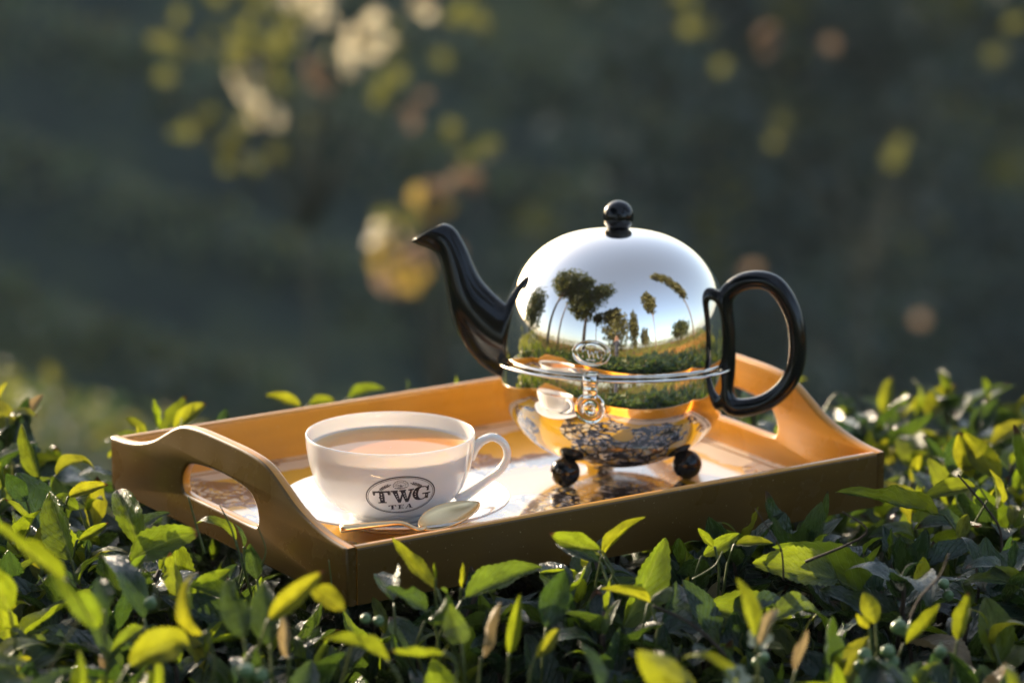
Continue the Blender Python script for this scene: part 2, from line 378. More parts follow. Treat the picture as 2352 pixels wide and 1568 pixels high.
# ------------------------------------------------------------------ foreground tea hedge
def hedge_top(x, y):
    z = .893+.016*math.sin(x*9+1.3)*math.cos(y*8)+.012*math.sin(x*23+y*17)
    z += .020*max(0, min(1, (-.22-x)/.15))-.040*max(0, min(1, (x-.14)/.12))*max(0, min(1, (y-2.45)/.3))
    z -= .030*math.exp(-((x-.02)/.20)**2-((y-2.16)/.10)**2)
    z += .02*max(0, min(1, (2.1-y)/.3))
    return z
def back_edge(x): return 2.70+.40*(x+.30)*(1 if x > -.3 else .3)+.04*math.sin(x*11)
def in_tray(p, mg=.012, zmax=.945):
    q = TMi @ Vector(p)
    return -mg < q.x < TL+mg and -mg < q.y < TW+mg and q.z > -.012
bush = empty('tea_bush', Matrix.Translation((0, 2.2, 0)), label='dense plucked tea bush whose glossy green leaves carry the tray', cat='tea bush')
bush_inv = bush.matrix_world.inverted()
leaves = []   # (matrix, hero variant seed, material, score)
twigs = []
def proj(p):
    d = Vector(p)-CAM; fw = Vector((0, math.cos(PITCH), -math.sin(PITCH))); up = Vector((0, math.sin(PITCH), math.cos(PITCH)))
    z = d.dot(fw); return 1176+F*d.x/z, 784-F*d.dot(up)/z, z
def add_leaf(base, d, nrm, ln, wd, mi, hero=0):
    base = Vector(base); d = Vector(d).normalized()
    for s in (.35, .7, 1.):
        if in_tray(base+d*ln*s) and not hero: return False
    if in_tray(base) and not hero: return False
    leaves.append([frame(base, d, nrm, ln, wd), mi, hero, base+d*ln*.5, ln]); return True
def shoot(x, y, top, h, young=True, n=None, twig=True):
    """a shoot: stem rising to `top`, alternate leaves, youngest at the tip"""
    lean = Vector((rng.gauss(0, .30), rng.gauss(0, .30), 1)).normalized()
    P = [Vector((x, y, top-h))]
    for k in range(4): P.append(P[-1]+lean*h/4+Vector((rng.gauss(0, .1), rng.gauss(0, .1), 0))*h*.18)
    if any(in_tray(q, .004) for q in P): return
    if twig: twigs.append((P, .0011+.0008*rng.random(), young))
    n = n or rng.randint(4, 6); a0 = rng.random()*6.28
    for k in range(n):
        t = 1-k/(n+.3)*.75; i = min(3, int(t*4)); b = P[i].lerp(P[i+1], t*4-i) if t < 1 else P[4]
        az = a0+k*2.4; el = R(rng.uniform(48, 80)-k*11+rng.gauss(0, 8))
        d = Vector((math.cos(az)*math.cos(el), math.sin(az)*math.cos(el), math.sin(el)))
        nrm = Vector((-math.cos(az)*math.sin(el), -math.sin(az)*math.sin(el), math.cos(el)))+Vector((rng.gauss(0, .25), rng.gauss(0, .25), 0))
        ln = (.024, .037, .047, .055, .058, .058)[min(k, 5)]*rng.uniform(.8, 1.2)
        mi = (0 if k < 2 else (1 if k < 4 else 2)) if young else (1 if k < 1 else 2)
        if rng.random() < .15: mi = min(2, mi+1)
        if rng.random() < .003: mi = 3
        add_leaf(b, d, nrm, ln, rng.uniform(.8, 1.15)*(.6 if k == 0 else 1), mi)
# regular plucked surface
for k in range(420):
    x = rng.uniform(-.42, .55); y = rng.uniform(1.62, 2.42)
    q = TMi @ Vector((x, y, .9))
    if q.y > -.02 and q.x > -.02: continue
    shoot(x, y, hedge_top(x, y)+rng.gauss(.002, .010), rng.uniform(.05, .08), young=rng.random() < .30, n=5)
area = []
for k in range(2300):
    x = rng.uniform(-.95, 1.05) if k < 1500 else rng.uniform(-.55, .6)
    y = rng.uniform(1.35, 3.15)
    if y > back_edge(x): continue
    q = TMi @ Vector((x, y, .9)); under = -.03 < q.x < TL+.03 and -.03 < q.y < TW+.03
    top = hedge_top(x, y)
    if under: top = FL.z-.022-rng.random()*.03
    shoot(x, y, top+rng.gauss(0, .010)+(.02 if rng.random() < .08 and not under else 0), rng.uniform(.05, .08), young=rng.random() < (.55 if y > 2.45 or x < -.2 else .28) and not under)
# deep old leaves
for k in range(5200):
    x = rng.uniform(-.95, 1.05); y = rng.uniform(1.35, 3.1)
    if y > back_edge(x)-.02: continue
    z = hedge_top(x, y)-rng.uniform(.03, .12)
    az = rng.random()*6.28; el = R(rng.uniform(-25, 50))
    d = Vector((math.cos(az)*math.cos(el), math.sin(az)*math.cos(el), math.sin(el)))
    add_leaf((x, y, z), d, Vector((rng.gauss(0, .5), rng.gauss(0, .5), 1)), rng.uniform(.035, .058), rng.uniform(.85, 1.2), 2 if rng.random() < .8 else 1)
# bare twigs
for k in range(420):
    x = rng.uniform(-.6, .75); y = rng.uniform(1.6, 2.9)
    z = hedge_top(x, y)-rng.uniform(.0, .06)
    if y > back_edge(x)-.03: continue
    dz = Vector((rng.gauss(0, .7), rng.gauss(0, .7), .7)).normalized()*rng.uniform(.05, .1)
    P = [Vector((x, y, z))-dz*1.0]+[Vector((x, y, z))-dz*(1-t)+Vector((rng.gauss(0, .004),)*3) for t in (.33, .66, 1)]
    if not any(in_tray(q, .004) for q in P): twigs.append((P, rng.uniform(.001, .002), False))
# leaves seen one by one in the photograph: base, tip (pixels), distance base/tip, width, material, side turned up
HERO = [
 ((905,1385),(893,1278),2.20,2.24,1.0,2,1),((1000,1350),(905,1280),2.19,2.22,.7,0,1),((1070,1372),(1236,1284),2.20,2.22,1.05,1,1),
 ((985,1400),(905,1345),2.18,2.16,.9,2,1),((1255,1440),(1290,1320),2.17,2.19,1.35,2,1),((980,1425),(1085,1372),2.17,2.17,1.2,1,-1),
 ((1000,1330),(995,1285),2.19,2.19,.4,0,1),((1060,1350),(1085,1290),2.20,2.2,.5,0,1),
 ((1378,1265),(1250,1252),2.24,2.24,.75,1,1),((1375,1290),(1275,1238),2.25,2.27,.8,2,1),((1385,1275),(1452,1180),2.25,2.24,.55,0,1),
 ((1430,1440),(1548,1246),2.24,2.27,.8,1,1),((1490,1385),(1402,1340),2.2,2.19,.7,0,1),((1490,1385),(1545,1316),2.2,2.22,.95,0,-1),
 ((1510,1450),(1590,1330),2.23,2.26,1.2,2,1),((1640,1255),(1590,1212),2.30,2.3,.8,0,1),((1690,1250),(1766,1240),2.3,2.29,.9,0,1),((1615,1275),(1700,1225),2.31,2.32,.8,1,1),
 ((1820,1420),(1625,1380),2.26,2.25,1.1,1,1),((1920,1330),(1760,1275),2.30,2.27,1.0,1,1),((2010,1390),(1845,1228),2.33,2.30,.7,1,1),((2030,1370),(1870,1240),2.35,2.33,.6,2,1),
 ((1780,1430),(1920,1332),2.22,2.24,.9,1,1),((1640,1475),(1590,1330),2.24,2.25,1.2,2,1),((1730,1410),(1850,1330),2.24,2.26,1.,2,1),
 ((2160,1180),(1955,1113),2.44,2.40,.42,1,1),((2240,1115),(2120,1140),2.47,2.47,.9,0,1),((2230,1100),(2195,1008),2.58,2.60,1.0,0,1),((2300,1100),(2225,1010),2.57,2.6,1.0,0,1),
 ((2185,1125),(2170,995),2.60,2.62,1.4,2,1),((2280,1170),(2300,1085),2.5,2.5,1.1,0,1),((2210,1210),(2150,1165),2.48,2.46,.9,2,1),((2200,1235),(2225,1180),2.42,2.43,1.3,0,1),
 ((2125,1300),(2255,1235),2.40,2.41,.9,2,1),((2100,1260),(2075,1225),2.4,2.4,.9,1,1),((2115,1360),(2120,1280),2.28,2.29,1.3,0,1),((2060,1370),(2065,1310),2.28,2.28,.8,0,1),
 ((2010,1430),(1985,1360),2.14,2.15,1.2,0,1),((1995,1440),(1965,1400),2.13,2.13,.9,0,1),((2200,1470),(2245,1365),2.14,2.15,.9,0,1),((2080,1475),(2185,1405),2.14,2.14,.8,0,1),((2345,1350),(2270,1290),2.30,2.28,.9,1,1),((2330,1380),(2210,1290),2.34,2.34,1.2,2,1),
 ((1735,1460),(1700,1330),2.05,2.06,.7,0,1),((1745,1480),(1775,1375),2.05,2.05,.5,3,1),((1830,1540),(1885,1450),2.07,2.07,.8,3,1),((1600,1590),(1462,1500),1.98,1.98,1.1,0,-1),((1570,1570),(1500,1490),1.99,2.0,1.3,2,1),((1690,1590),(1640,1450),2.0,2.0,.6,0,1),
 ((1230,1510),(1290,1440),2.08,2.09,.9,0,1),((1170,1500),(1195,1375),2.10,2.1,.5,0,1),((1105,1510),(1120,1358),2.1,2.1,.35,3,1),((1060,1480),(1035,1395),2.1,2.12,1.2,1,-1),((1370,1590),(1350,1470),2.03,2.05,1.2,2,1),((1020,1500),(900,1525),2.04,2.04,.5,0,1),
 ((890,1520),(760,1440),2.04,2.04,.7,0,1),((560,1465),(520,1330),2.05,2.07,1.0,2,1),((620,1480),(600,1335),2.06,2.08,1.2,2,1),((620,1420),(735,1315),2.05,2.05,.7,0,1),((790,1400),(700,1325),2.05,2.06,.9,0,1),((665,1510),(680,1390),2.07,2.07,.6,3,1),
 ((470,1450),(370,1365),2.05,2.04,.6,0,1),((300,1530),(460,1410),2.02,2.03,.9,0,1),((330,1440),(260,1480),2.12,2.1,.9,1,1),((150,1330),(0,1200),2.0,1.98,.45,1,1),((230,1440),(150,1330),2.0,1.99,1.0,1,1),((240,1400),(230,1320),2.02,2.03,1.5,2,1),
 ((330,1420),(248,1205),2.16,2.18,.7,2,1),((320,1260),(268,1098),2.30,2.33,.9,1,1),((300,1290),(420,1195),2.28,2.27,.9,1,1),((320,1230),(370,1165),2.33,2.33,1.3,2,1),((290,1340),(330,1270),2.25,2.26,1.,1,1),
 ((420,1370),(365,1280),2.24,2.25,1.3,0,-1),((430,1380),(520,1310),2.25,2.25,1.,1,1),((550,1380),(455,1330),2.23,2.22,.8,1,1),((590,1330),(570,1250),2.27,2.28,1.1,2,1),((540,1240),(470,1150),2.30,2.30,.7,1,1),((560,1255),(555,1200),2.3,2.3,.6,2,1),
 ((165,1285),(100,1130),2.32,2.35,1.1,1,1),((100,1230),(60,1070),2.40,2.42,1.2,2,1),((180,1170),(100,1120),2.42,2.42,.9,1,1),((160,1140),(240,1105),2.42,2.42,.9,0,1),((90,1100),(40,975),2.5,2.52,.7,1,1),((130,1090),(200,1010),2.52,2.53,.8,0,1),((180,1240),(250,1200),2.35,2.36,.8,0,1),
 ((60,1150),(0,1090),2.4,2.4,1.2,2,1),((20,1400),(-40,1290),2.1,2.1,1.2,1,1),((400,985),(472,918),2.66,2.67,.9,0,1),((690,930),(615,905),2.78,2.78,.8,0,1),((710,930),(765,905),2.79,2.79,.9,0,1),((800,915),(875,880),2.8,2.8,1.0,1,1),((935,890),(940,865),2.82,2.82,.8,2,1),
 ((1960,960),(1925,895),2.9,2.92,1.1,2,1),((2035,960),(2030,855),2.92,2.93,.6,0,1),((2130,960),(2190,880),2.9,2.91,1.3,0,1),((2100,950),(2135,860),2.92,2.93,.8,0,1),((2230,1000),(2290,930),2.85,2.87,1.1,2,1),((2280,1020),(2352,960),2.75,2.76,1.3,0,1),((2090,1010),(2150,990),2.85,2.85,.8,0,1),((1900,960),(1960,940),2.9,2.9,.9,0,1),
 ((1750,1010),(1700,960),2.86,2.87,1.1,0,1),((1700,985),(1760,950),2.86,2.87,1.,1,1),
]
for (b, t, yb, yt, wd, mi, side) in HERO:
    B = at(b[0], b[1], yb); T = at(t[0], t[1], yt); d = T-B
    nrm = Vector((rng.gauss(0, .65), -.75*side, .85*side))
    add_leaf(B, d, nrm, d.length*1.06, wd*.85, mi, hero=1)
    Q = [B+Vector((rng.gauss(0, .006), rng.gauss(0, .006), -.05)), B-d*.25+Vector((0, 0, -.012)), B-d*.05, B]
    if not any(in_tray(q, .003) for q in Q): twigs.append((Q, .00085, True))
# choose the leaves that show largest as single parts
def score(l):
    if l[2]: return 1e9
    px, py, z = proj(l[3])
    if not (-60 < px < 2410 and 820 < py < 1640): return -1
    depth = hedge_top(l[3].x, l[3].y)-l[3].z
    q = TMi @ l[3]
    if -.02 < q.x < TL+.1 and -.02 < q.y < TW and q.z < .03: return -1
    return (l[4]/z*F)*(1 if depth < .0 else math.exp(-depth*40))
leaves.sort(key=score, reverse=True)
for i, l in enumerate(leaves[:298]):
    vi = rng.randrange(len(HV)); o = bpy.data.objects.new('leaf', hero_mesh(vi, l[1])); COL.objects.link(o)
    o.parent = bush; o.matrix_local = bush_inv @ l[0]
rest = [(np.array(bush_inv @ l[0]), rng.randrange(len(SV)), l[1]) for l in leaves[298:]]
tag(scatter('foliage', rest, LM, SV, bush), kind='stuff')
twigs.sort(key=lambda t: -proj(t[0][-1])[1] if 0 < proj(t[0][-1])[0] < 2352 and proj(t[0][-1])[1] < 1568 else 1e5)
smb = [MB(), MB()]
for i, (P, r, yg) in enumerate(twigs):
    P = [bush_inv @ p for p in P]
    if i < 60:
        v, f = tube(catmull(P, 3), r*1.1, 6); link('twig', mesh('twig', v, f), M_STEM if yg else M_TWIG, bush)
    else: v, f = tube(P, r, 4); smb[0 if yg else 1].add(v, f)
for s_, m_ in zip(smb, (M_STEM, M_TWIG)): tag(link('twig_mass', s_.mesh('twig_mass'), m_, bush), kind='stuff')
# hand-seen twigs with crooked tips
for pts, r, m_ in ([[(1800,1330),(1795,1265),(1775,1230),(1735,1168)], .0011, M_TWIG], [[(545,1260),(530,1210),(505,1160)], .0012, M_STEM], [[(470,1270),(455,1220),(432,1140)], .0016, M_STEM],
                   [[(1850,1290),(1990,1225),(1935,1175)], .0017, M_TWIG], [[(2300,1270),(2290,1200),(2200,1090)], .0018, M_TWIG], [[(1590,1330),(1640,1300),(1660,1265)], .0012, M_STEM],
                   [[(1420,1340),(1395,1300),(1375,1265)], .0017, M_STEM], [[(1720,1560),(1600,1440),(1500,1390)], .0022, M_TWIG], [[(2090,1420),(2115,1370),(2160,1320),(2180,1270)], .0017, M_TWIG],
                   [[(600,1300),(610,1260),(590,1205)], .0011, M_STEM], [[(762,1360),(760,1330),(755,1285)], .0012, M_STEM]):
    Y = 2.27 if pts[0][0] < 2000 else 2.42
    if pts[0][1] > 1400: Y = 2.15
    Q = [bush_inv @ at(a_, b_, Y) for a_, b_ in pts]; C_ = catmull(Q, 5); v, f = tube(C_, [r*.52*(1.15-.6*i/len(C_)) for i in range(len(C_))], 7); link('twig', mesh('twig', v, f), m_, bush)
# fruits
bm = bmesh.new(); bmesh.ops.create_uvsphere(bm, u_segments=16, v_segments=10, radius=1)
for v in bm.verts:
    v.co.z *= .86; rr = math.hypot(v.co.x, v.co.y)
    if v.co.z > .6: v.co.z -= .25*(1-rr)**2
    lob = 1-.10*abs(math.cos(1.5*math.atan2(v.co.y, v.co.x)))*rr; v.co.x *= lob; v.co.y *= lob
sv_, sf_ = tube([(0, 0, -.8), (.1, 0, -1.1), (.3, .1, -1.9)], [.34, .14, .10], 6); n0 = [bm.verts.new(q) for q in sv_]
for q in sf_: bm.faces.new([n0[i] for i in q])
bme = bpy.data.meshes.new('tea_fruit'); bm.to_mesh(bme); bm.free(); autos(bme, 60); bme.materials.append(M_BERRY)
for (px, py, Y, r) in [(1987,1503,2.12,.0052),(1998,1525,2.11,.0052),(1975,1530,2.12,.005),(2040,1495,2.12,.0055),(2050,1520,2.12,.0052),(2160,1497,2.12,.005),(2065,1440,2.14,.006),(2088,1452,2.15,.0055),
                       (2168,1340,2.28,.0045),(2178,1367,2.28,.0045),(565,1540,2.0,.006),(600,1550,2.0,.005),(345,1385,2.15,.005),(1740,1520,2.1,.004),(1755,1508,2.1,.004),(840,1420,2.15,.004),(870,1425,2.15,.004)]:
    o = bpy.data.objects.new('fruit', bme); COL.objects.link(o); o.parent = bush
    o.matrix_local = bush_inv @ (Matrix.Translation(at(px, py, Y)) @ Matrix.Rotation(rng.random()*3, 4, 'X') @ Matrix.Scale(r*.85, 4))
# pale blossoms among the fruit
M_PET = simple('cream petal', (.52, .55, .42), .5, var=.08, bscale=60)
pt = MB(); pn = 8
for k in range(5):
    a_ = 2*math.pi*k/5; vv = []; ff = []
    for i in range(6):
        for j in range(5):
            u = i/5; q = -1+j/2; w_ = .42*math.sin(math.pi*(.12+.80*u))**.8*q; r_ = .12+.88*u
            vv.append((math.cos(a_)*r_-math.sin(a_)*w_, math.sin(a_)*r_+math.cos(a_)*w_, .15*u+.45*u*u-.25*u**4+.18*q*q+.02*(k % 2)))
    for i in range(5):
        for j in range(4): ff.append((i*5+j, i*5+j+1, i*5+6+j, i*5+5+j))
    pt.add(vv, ff)
fme = pt.mesh('flower'); fme.materials.append(M_PET)
for (px, py, Y, r) in [(1745,1470,2.06,.0075),(1690,1562,2.0,.008)]:
    o = bpy.data.objects.new('flower', fme); COL.objects.link(o); o.parent = bush
    o.matrix_local = bush_inv @ (Matrix.Translation(at(px, py, Y)) @ Matrix.Rotation(rng.uniform(.4, 1.2), 4, 'X') @ Matrix.Rotation(rng.uniform(-.6, .6), 4, 'Y') @ Matrix.Scale(r, 4))
# woody inside of the bush
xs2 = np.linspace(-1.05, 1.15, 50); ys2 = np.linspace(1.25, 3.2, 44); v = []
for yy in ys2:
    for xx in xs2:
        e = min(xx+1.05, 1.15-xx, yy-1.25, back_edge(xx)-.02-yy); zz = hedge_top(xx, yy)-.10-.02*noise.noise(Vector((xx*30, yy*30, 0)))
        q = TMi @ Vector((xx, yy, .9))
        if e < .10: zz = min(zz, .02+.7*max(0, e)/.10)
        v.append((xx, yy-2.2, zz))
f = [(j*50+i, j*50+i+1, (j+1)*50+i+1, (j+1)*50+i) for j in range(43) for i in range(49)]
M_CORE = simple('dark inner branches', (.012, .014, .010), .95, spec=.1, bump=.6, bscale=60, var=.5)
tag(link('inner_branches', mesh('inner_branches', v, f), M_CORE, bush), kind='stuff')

# ------------------------------------------------------------------ tray
tray = empty('serving_tray', TM, label='ochre lacquered wooden tray with cut-out handles resting on the tea bush', cat='tray')
def curve_panel(name, outer, hole, thick, bev):
    cu = bpy.data.curves.new(name, 'CURVE'); cu.dimensions = '2D'; cu.fill_mode = 'BOTH'; cu.extrude = thick/2-bev; cu.bevel_depth = bev; cu.bevel_resolution = 2
    for pts in (outer, hole):
        s = cu.splines.new('POLY'); s.points.add(len(pts)-1); s.use_cyclic_u = True
        for q, (a_, b_) in zip(s.points, pts): q.co = (a_, b_, 0, 1)
    o = bpy.data.objects.new('tmp', cu); COL.objects.link(o); dg = bpy.context.evaluated_depsgraph_get()
    me = bpy.data.meshes.new_from_object(o.evaluated_get(dg)); bpy.data.objects.remove(o)
    return autos(fixn(me), 40)
prof = [(0, 0), (.05, .0010), (.10, .0032), (.15, .0068), (.20, .0122), (.25, .0200), (.295, .0270), (.335, .0312), (.39, .0330), (.45, .0335)]
prof = prof+[(1-t, h) for t, h in prof[::-1]]
prof = [(q[0], q[1]) for q in catmull(prof, 4)]
b_ = .0024
outer = [(b_, b_), (TW-b_, b_)]+[((1-t)*(TW-2*b_)+b_, TH-b_+h) for t, h in prof]
cv = TW*.515; hw = .054; hole = []
ctl = [(-hw+.010, .0205), (0, .0205), (hw-.010, .0205), (hw-.002, .0235), (hw, .031), (hw-.004, .040), (hw-.016, .0475), (0, .0505), (-hw+.016, .0475), (-hw+.004, .040), (-hw, .031), (-hw+.002, .0235)]
hole = [(cv+q[0], q[1]) for q in catmull(ctl, 6, closed=True)]
TT = .0075
pm = curve_panel('end_panel', outer, hole[::-1], TT, b_)
# panel local: x->v, y->w, z->u
B = Matrix(((0, 0, 1, 0), (1, 0, 0, 0), (0, 1, 0, 0), (0, 0, 0, 1)))
def shade_outside(me, ax, sgn):  # outward faces get the lacquer copy darkened for shade
    me.materials.clear(); me.materials.append(M_LAC); me.materials.append(M_LAC_SHADE)
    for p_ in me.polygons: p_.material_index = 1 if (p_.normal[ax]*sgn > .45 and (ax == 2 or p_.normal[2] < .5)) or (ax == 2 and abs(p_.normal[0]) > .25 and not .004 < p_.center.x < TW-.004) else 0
pm2 = pm.copy(); shade_outside(pm, 2, -1); shade_outside(pm2, 2, 1)
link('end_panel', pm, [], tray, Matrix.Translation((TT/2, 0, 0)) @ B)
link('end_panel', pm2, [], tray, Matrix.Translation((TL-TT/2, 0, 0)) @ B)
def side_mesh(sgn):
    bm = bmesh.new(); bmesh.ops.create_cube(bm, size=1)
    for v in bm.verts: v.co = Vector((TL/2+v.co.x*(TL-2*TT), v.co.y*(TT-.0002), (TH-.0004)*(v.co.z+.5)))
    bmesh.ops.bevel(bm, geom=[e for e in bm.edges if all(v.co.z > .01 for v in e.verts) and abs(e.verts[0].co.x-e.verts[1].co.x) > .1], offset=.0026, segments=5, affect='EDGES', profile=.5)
    me = bpy.data.meshes.new('side_panel'); bm.to_mesh(me); bm.free(); autos(me, 50); shade_outside(me, 1, sgn); return me
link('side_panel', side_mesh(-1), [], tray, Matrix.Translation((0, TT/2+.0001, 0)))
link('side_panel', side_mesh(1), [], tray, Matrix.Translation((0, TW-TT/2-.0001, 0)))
fm = bevbox('floor_panel', -TL/2+TT, TL/2-TT, -TW/2+TT, TW/2-TT, -.0015, .0015, 0)
link('floor_panel', fm, M_FLOOR, tray, Matrix.Translation((TL/2, TW/2, .003)))

# ------------------------------------------------------------------ teapot
TPX, TPY = .0700, 2.573
TP = Matrix.Translation((TPX, TPY, FLOORZ)) @ Matrix.Rotation(R(1.0), 4, 'Y') @ Matrix.Rotation(R(-4.3), 4, 'X') @ Matrix.Rotation(R(-13.7), 4, 'Z')
# local axes: -X spout, +X handle, -Y front
pot = empty('teapot', TP, label='mirror polished silver domed teapot with black spout, handle and ball feet', cat='teapot')
SC = 3316.; CY = math.cos(R(13.7))
def plane_loc(MW, px, py):
    """where the sight line through a pixel meets the x-z plane of a thing, in its own axes"""
    MI = MW.inverted(); c_ = MI @ CAM; d = (MI @ at(px, py, 1.))-c_; q = c_-d*(c_.y/d.y); return q.x, q.z
BZ = -.003
dome = []; n_ = 2.45; b_ = .0820; Rr = .0785; h0 = .0925+BZ
for i in range(41):
    a_ = math.pi/2*i/40; c_, s_ = math.cos(a_), math.sin(a_)
    dome.append((Rr*abs(c_)**(2/n_), h0+b_*abs(s_)**(2/n_)))
low = [(.0766, .0825+BZ), (.0773, .0846+BZ), (.0779, .0870+BZ), (.0783, .0898+BZ)]
link('dome_cover', lathe('dome_cover', [(.0700, .0824+BZ)]+low+dome[:-1]+[(.0003, dome[-1][1])], 128), M_CHROME, pot)
fl = []
for i in range(17):
    a_ = 2*math.pi*i/16; fl.append((.0800+.0021*math.cos(a_), .0812+BZ+.0010*math.sin(a_)))
link('rim_flange', lathe('rim_flange', fl, 128), M_CHROME, pot)
bowl = [(.0740, .0800+BZ), (.0779, .0798+BZ), (.0783, .074+BZ), (.0784, .0690+BZ)]
for i in range(1, 33):
    a_ = math.pi/2*i/32; bowl.append((.0784*math.cos(a_)**(.93), .0690+BZ-.0600*math.sin(a_)**(.96)))
bowl[-1] = (.0003, .009+BZ)
link('bowl', lathe('bowl', bowl, 128), M_CHROME, pot)
ap = dome[-1][1]
kn = [(.0002, ap-.002), (.0088, ap-.0012), (.0088, ap-.0006), (.0078, ap-.0001), (.0064, ap+.0001)]
kc = max(ap+.0065, plane_loc(TP, 1418, 496)[1]); kr = .0108
kn += [(kr*math.sin(t), kc-kr*math.cos(t)) for t in np.linspace(.55, math.pi-.001, 24)]
link('knob', lathe('knob', kn, 48), M_BLACK, pot)
rings = [((1222,885),(1235,668),.010),((1163,881),(1182,706),.0120),((1112,850),(1152,684),.0135),((1068,803),(1126,660),.0140),((1040,748),(1106,638),.0142),((1026,692),(1091,607),.0128),((1019,642),(1079,578),.0114),
         ((1012,606),(1067,556),.0104),((1003,584),(1055,535),.0098),((986,572),(1044,521),.0096),((963,564),(1033,515),.0100),((946,555),(1023,512),.0104),((950,551),(1017,513),.0092),((972,559),(1016,523),.0076),((1000,580),(1030,545),.006)]
C = catmull([np.array([*l, *r, d*1000]) for l, r, d in rings], 4)
v = []; f = []; sg = 32
for q in C:
    lp = plane_loc(TP, q[0], q[1]); rp = plane_loc(TP, q[2], q[3]); Lp = np.array([lp[0], 0, lp[1]]); Rp = np.array([rp[0], 0, rp[1]]); c_ = (Lp+Rp)/2; h_ = (Rp-Lp)/2
    for k in range(sg): t = 2*math.pi*k/sg; v.append(c_+h_*math.cos(t)+np.array([0, q[4]/1000*math.sin(t), 0]))
for i in range(len(C)-1):
    for k in range(sg): l_ = (k+1) % sg; f.append((i*sg+k, i*sg+l_, (i+1)*sg+l_, (i+1)*sg+k))
f.append(tuple((len(C)-1)*sg+k for k in range(sg)))
spm = fixn(mesh('spout', v, f)); bm = bmesh.new(); bm.from_mesh(spm)
body_v = [q for q in bm.verts if q.co.x > plane_loc(TP, 1003, 584)[0]]
for _ in range(14): bmesh.ops.smooth_vert(bm, verts=body_v, factor=.5, use_axis_x=True, use_axis_y=True, use_axis_z=True)
bm.to_mesh(spm); bm.free(); link('spout', spm, M_BLACK, pot)
hp = [(1664,900),(1670,850),(1672,800),(1670,750),(1664,706),(1666,678),(1686,656),(1715,644),(1753,644),(1782,659),(1808,695),(1825,740),(1830,793),(1824,843),(1801,887),(1765,918),(1724,933),(1681,933)]
hr = [.0060,.0050,.0047,.0048,.0052,.0058,.0060,.0062,.0064,.0066,.0064,.0063,.0062,.0061,.0061,.0062,.0063,.0066]
C = catmull([(plane_loc(TP, a_, b2)[0]+.0008, 0, plane_loc(TP, a_, b2)[1], r_) for (a_, b2), r_ in zip(hp, hr)], 5, closed=True)
v, f = tube([c_[:3] for c_ in C], [c_[3] for c_ in C], 16, closed=True, flat=1.12, side=(0, 1, 0))
link('handle', fixn(mesh('handle', v, f)), M_BLACK, pot)
# emblem on the front of the dome: raised oval with laurel-like relief
def on_dome(u, w, lift, R0=.0765, zc=.0965):
    a_ = -math.pi/2+u/R0; z = zc+w
    if z < h0: r = Rr-(max(0, h0-z)/.010)**1.6*.0018
    else: r = Rr*(1-((z-h0)/b_d)**2.45)**(1/2.45)
    r += lift; return (r*math.cos(a_), r*math.sin(a_), z)
b_d = .0820
mb = MB()
def strip(path, wdt, surf, lift, h=.0003):
    """flat raised line on a surface"""
    v = []; f = []; n = len(path)
    for i in range(n):
        a_ = np.array(path[max(i-1, 0)]); c_ = np.array(path[min(i+1, n-1)]); t = c_-a_; t = t/(np.linalg.norm(t)+1e-9); s_ = np.array([-t[1], t[0]]); w_ = (wdt[i] if hasattr(wdt, '__len__') else wdt)/2
        p_ = np.array(path[i])
        for sgn, lf in ((-1, -.0003), (-1, lift), (1, lift), (1, -.0003)): q = p_+s_*w_*sgn; v.append(surf(q[0], q[1], lf))
    for i in range(n-1):
        for k in range(3): f.append((i*4+k, i*4+k+1, i*4+5+k, i*4+4+k))
    f.append((0, 1, 2, 3)); f.append(tuple(4*(n-1)+k for k in (3, 2, 1, 0)))
    return v, f
ell = lambda a_, b2, n=48: [(a_*math.cos(2*math.pi*i/n), b2*math.sin(2*math.pi*i/n)) for i in range(n+1)]
v = []; f = []                                 # domed plaque
for j in range(7):
    rr = j/6
    for i in range(40):
        t = 2*math.pi*i/40; v.append(on_dome(.0128*rr*math.cos(t), .0088*rr*math.sin(t), .00045 if j < 5 else (.0004 if j == 5 else -.0002)))
for j in range(6):
    for i in range(40): k = (i+1) % 40; f.append((j*40+i, j*40+k, (j+1)*40+k, (j+1)*40+i))
mb.add(v, f)
for e_, w_ in (((.0126, .0086), .0008), ((.0094, .0068), .0004)): mb.add(*strip(ell(*e_), w_, on_dome, .0009))
def glyph_TWG():
    """strokes of the letters as quads in a unit box, x right, y up; returns {letter:[quad,...]}"""
    return None
rl = random.Random(3)
for pth in ([(-.0075, .002), (-.0035, .002)], [(-.0055, .002), (-.0055, -.003)], [(-.0025, .002), (-.001, -.003), (.0004, .001), (.0018, -.003), (.003, .002)], [(.0072, .0015), (.005, .002), (.004, -.0005), (.005, -.003), (.007, -.0025), (.007, -.0005)], [(-.003, .0045), (0, .0055), (.003, .0045)], [(-.003, -.0045), (.003, -.0045)]):
    mb.add(*strip([(q[0], q[1]) for q in catmull([np.array(q) for q in pth], 3)], .0008, on_dome, .0008))
link('emblem', fixn(mb.mesh('emblem')), M_CHROME, pot)
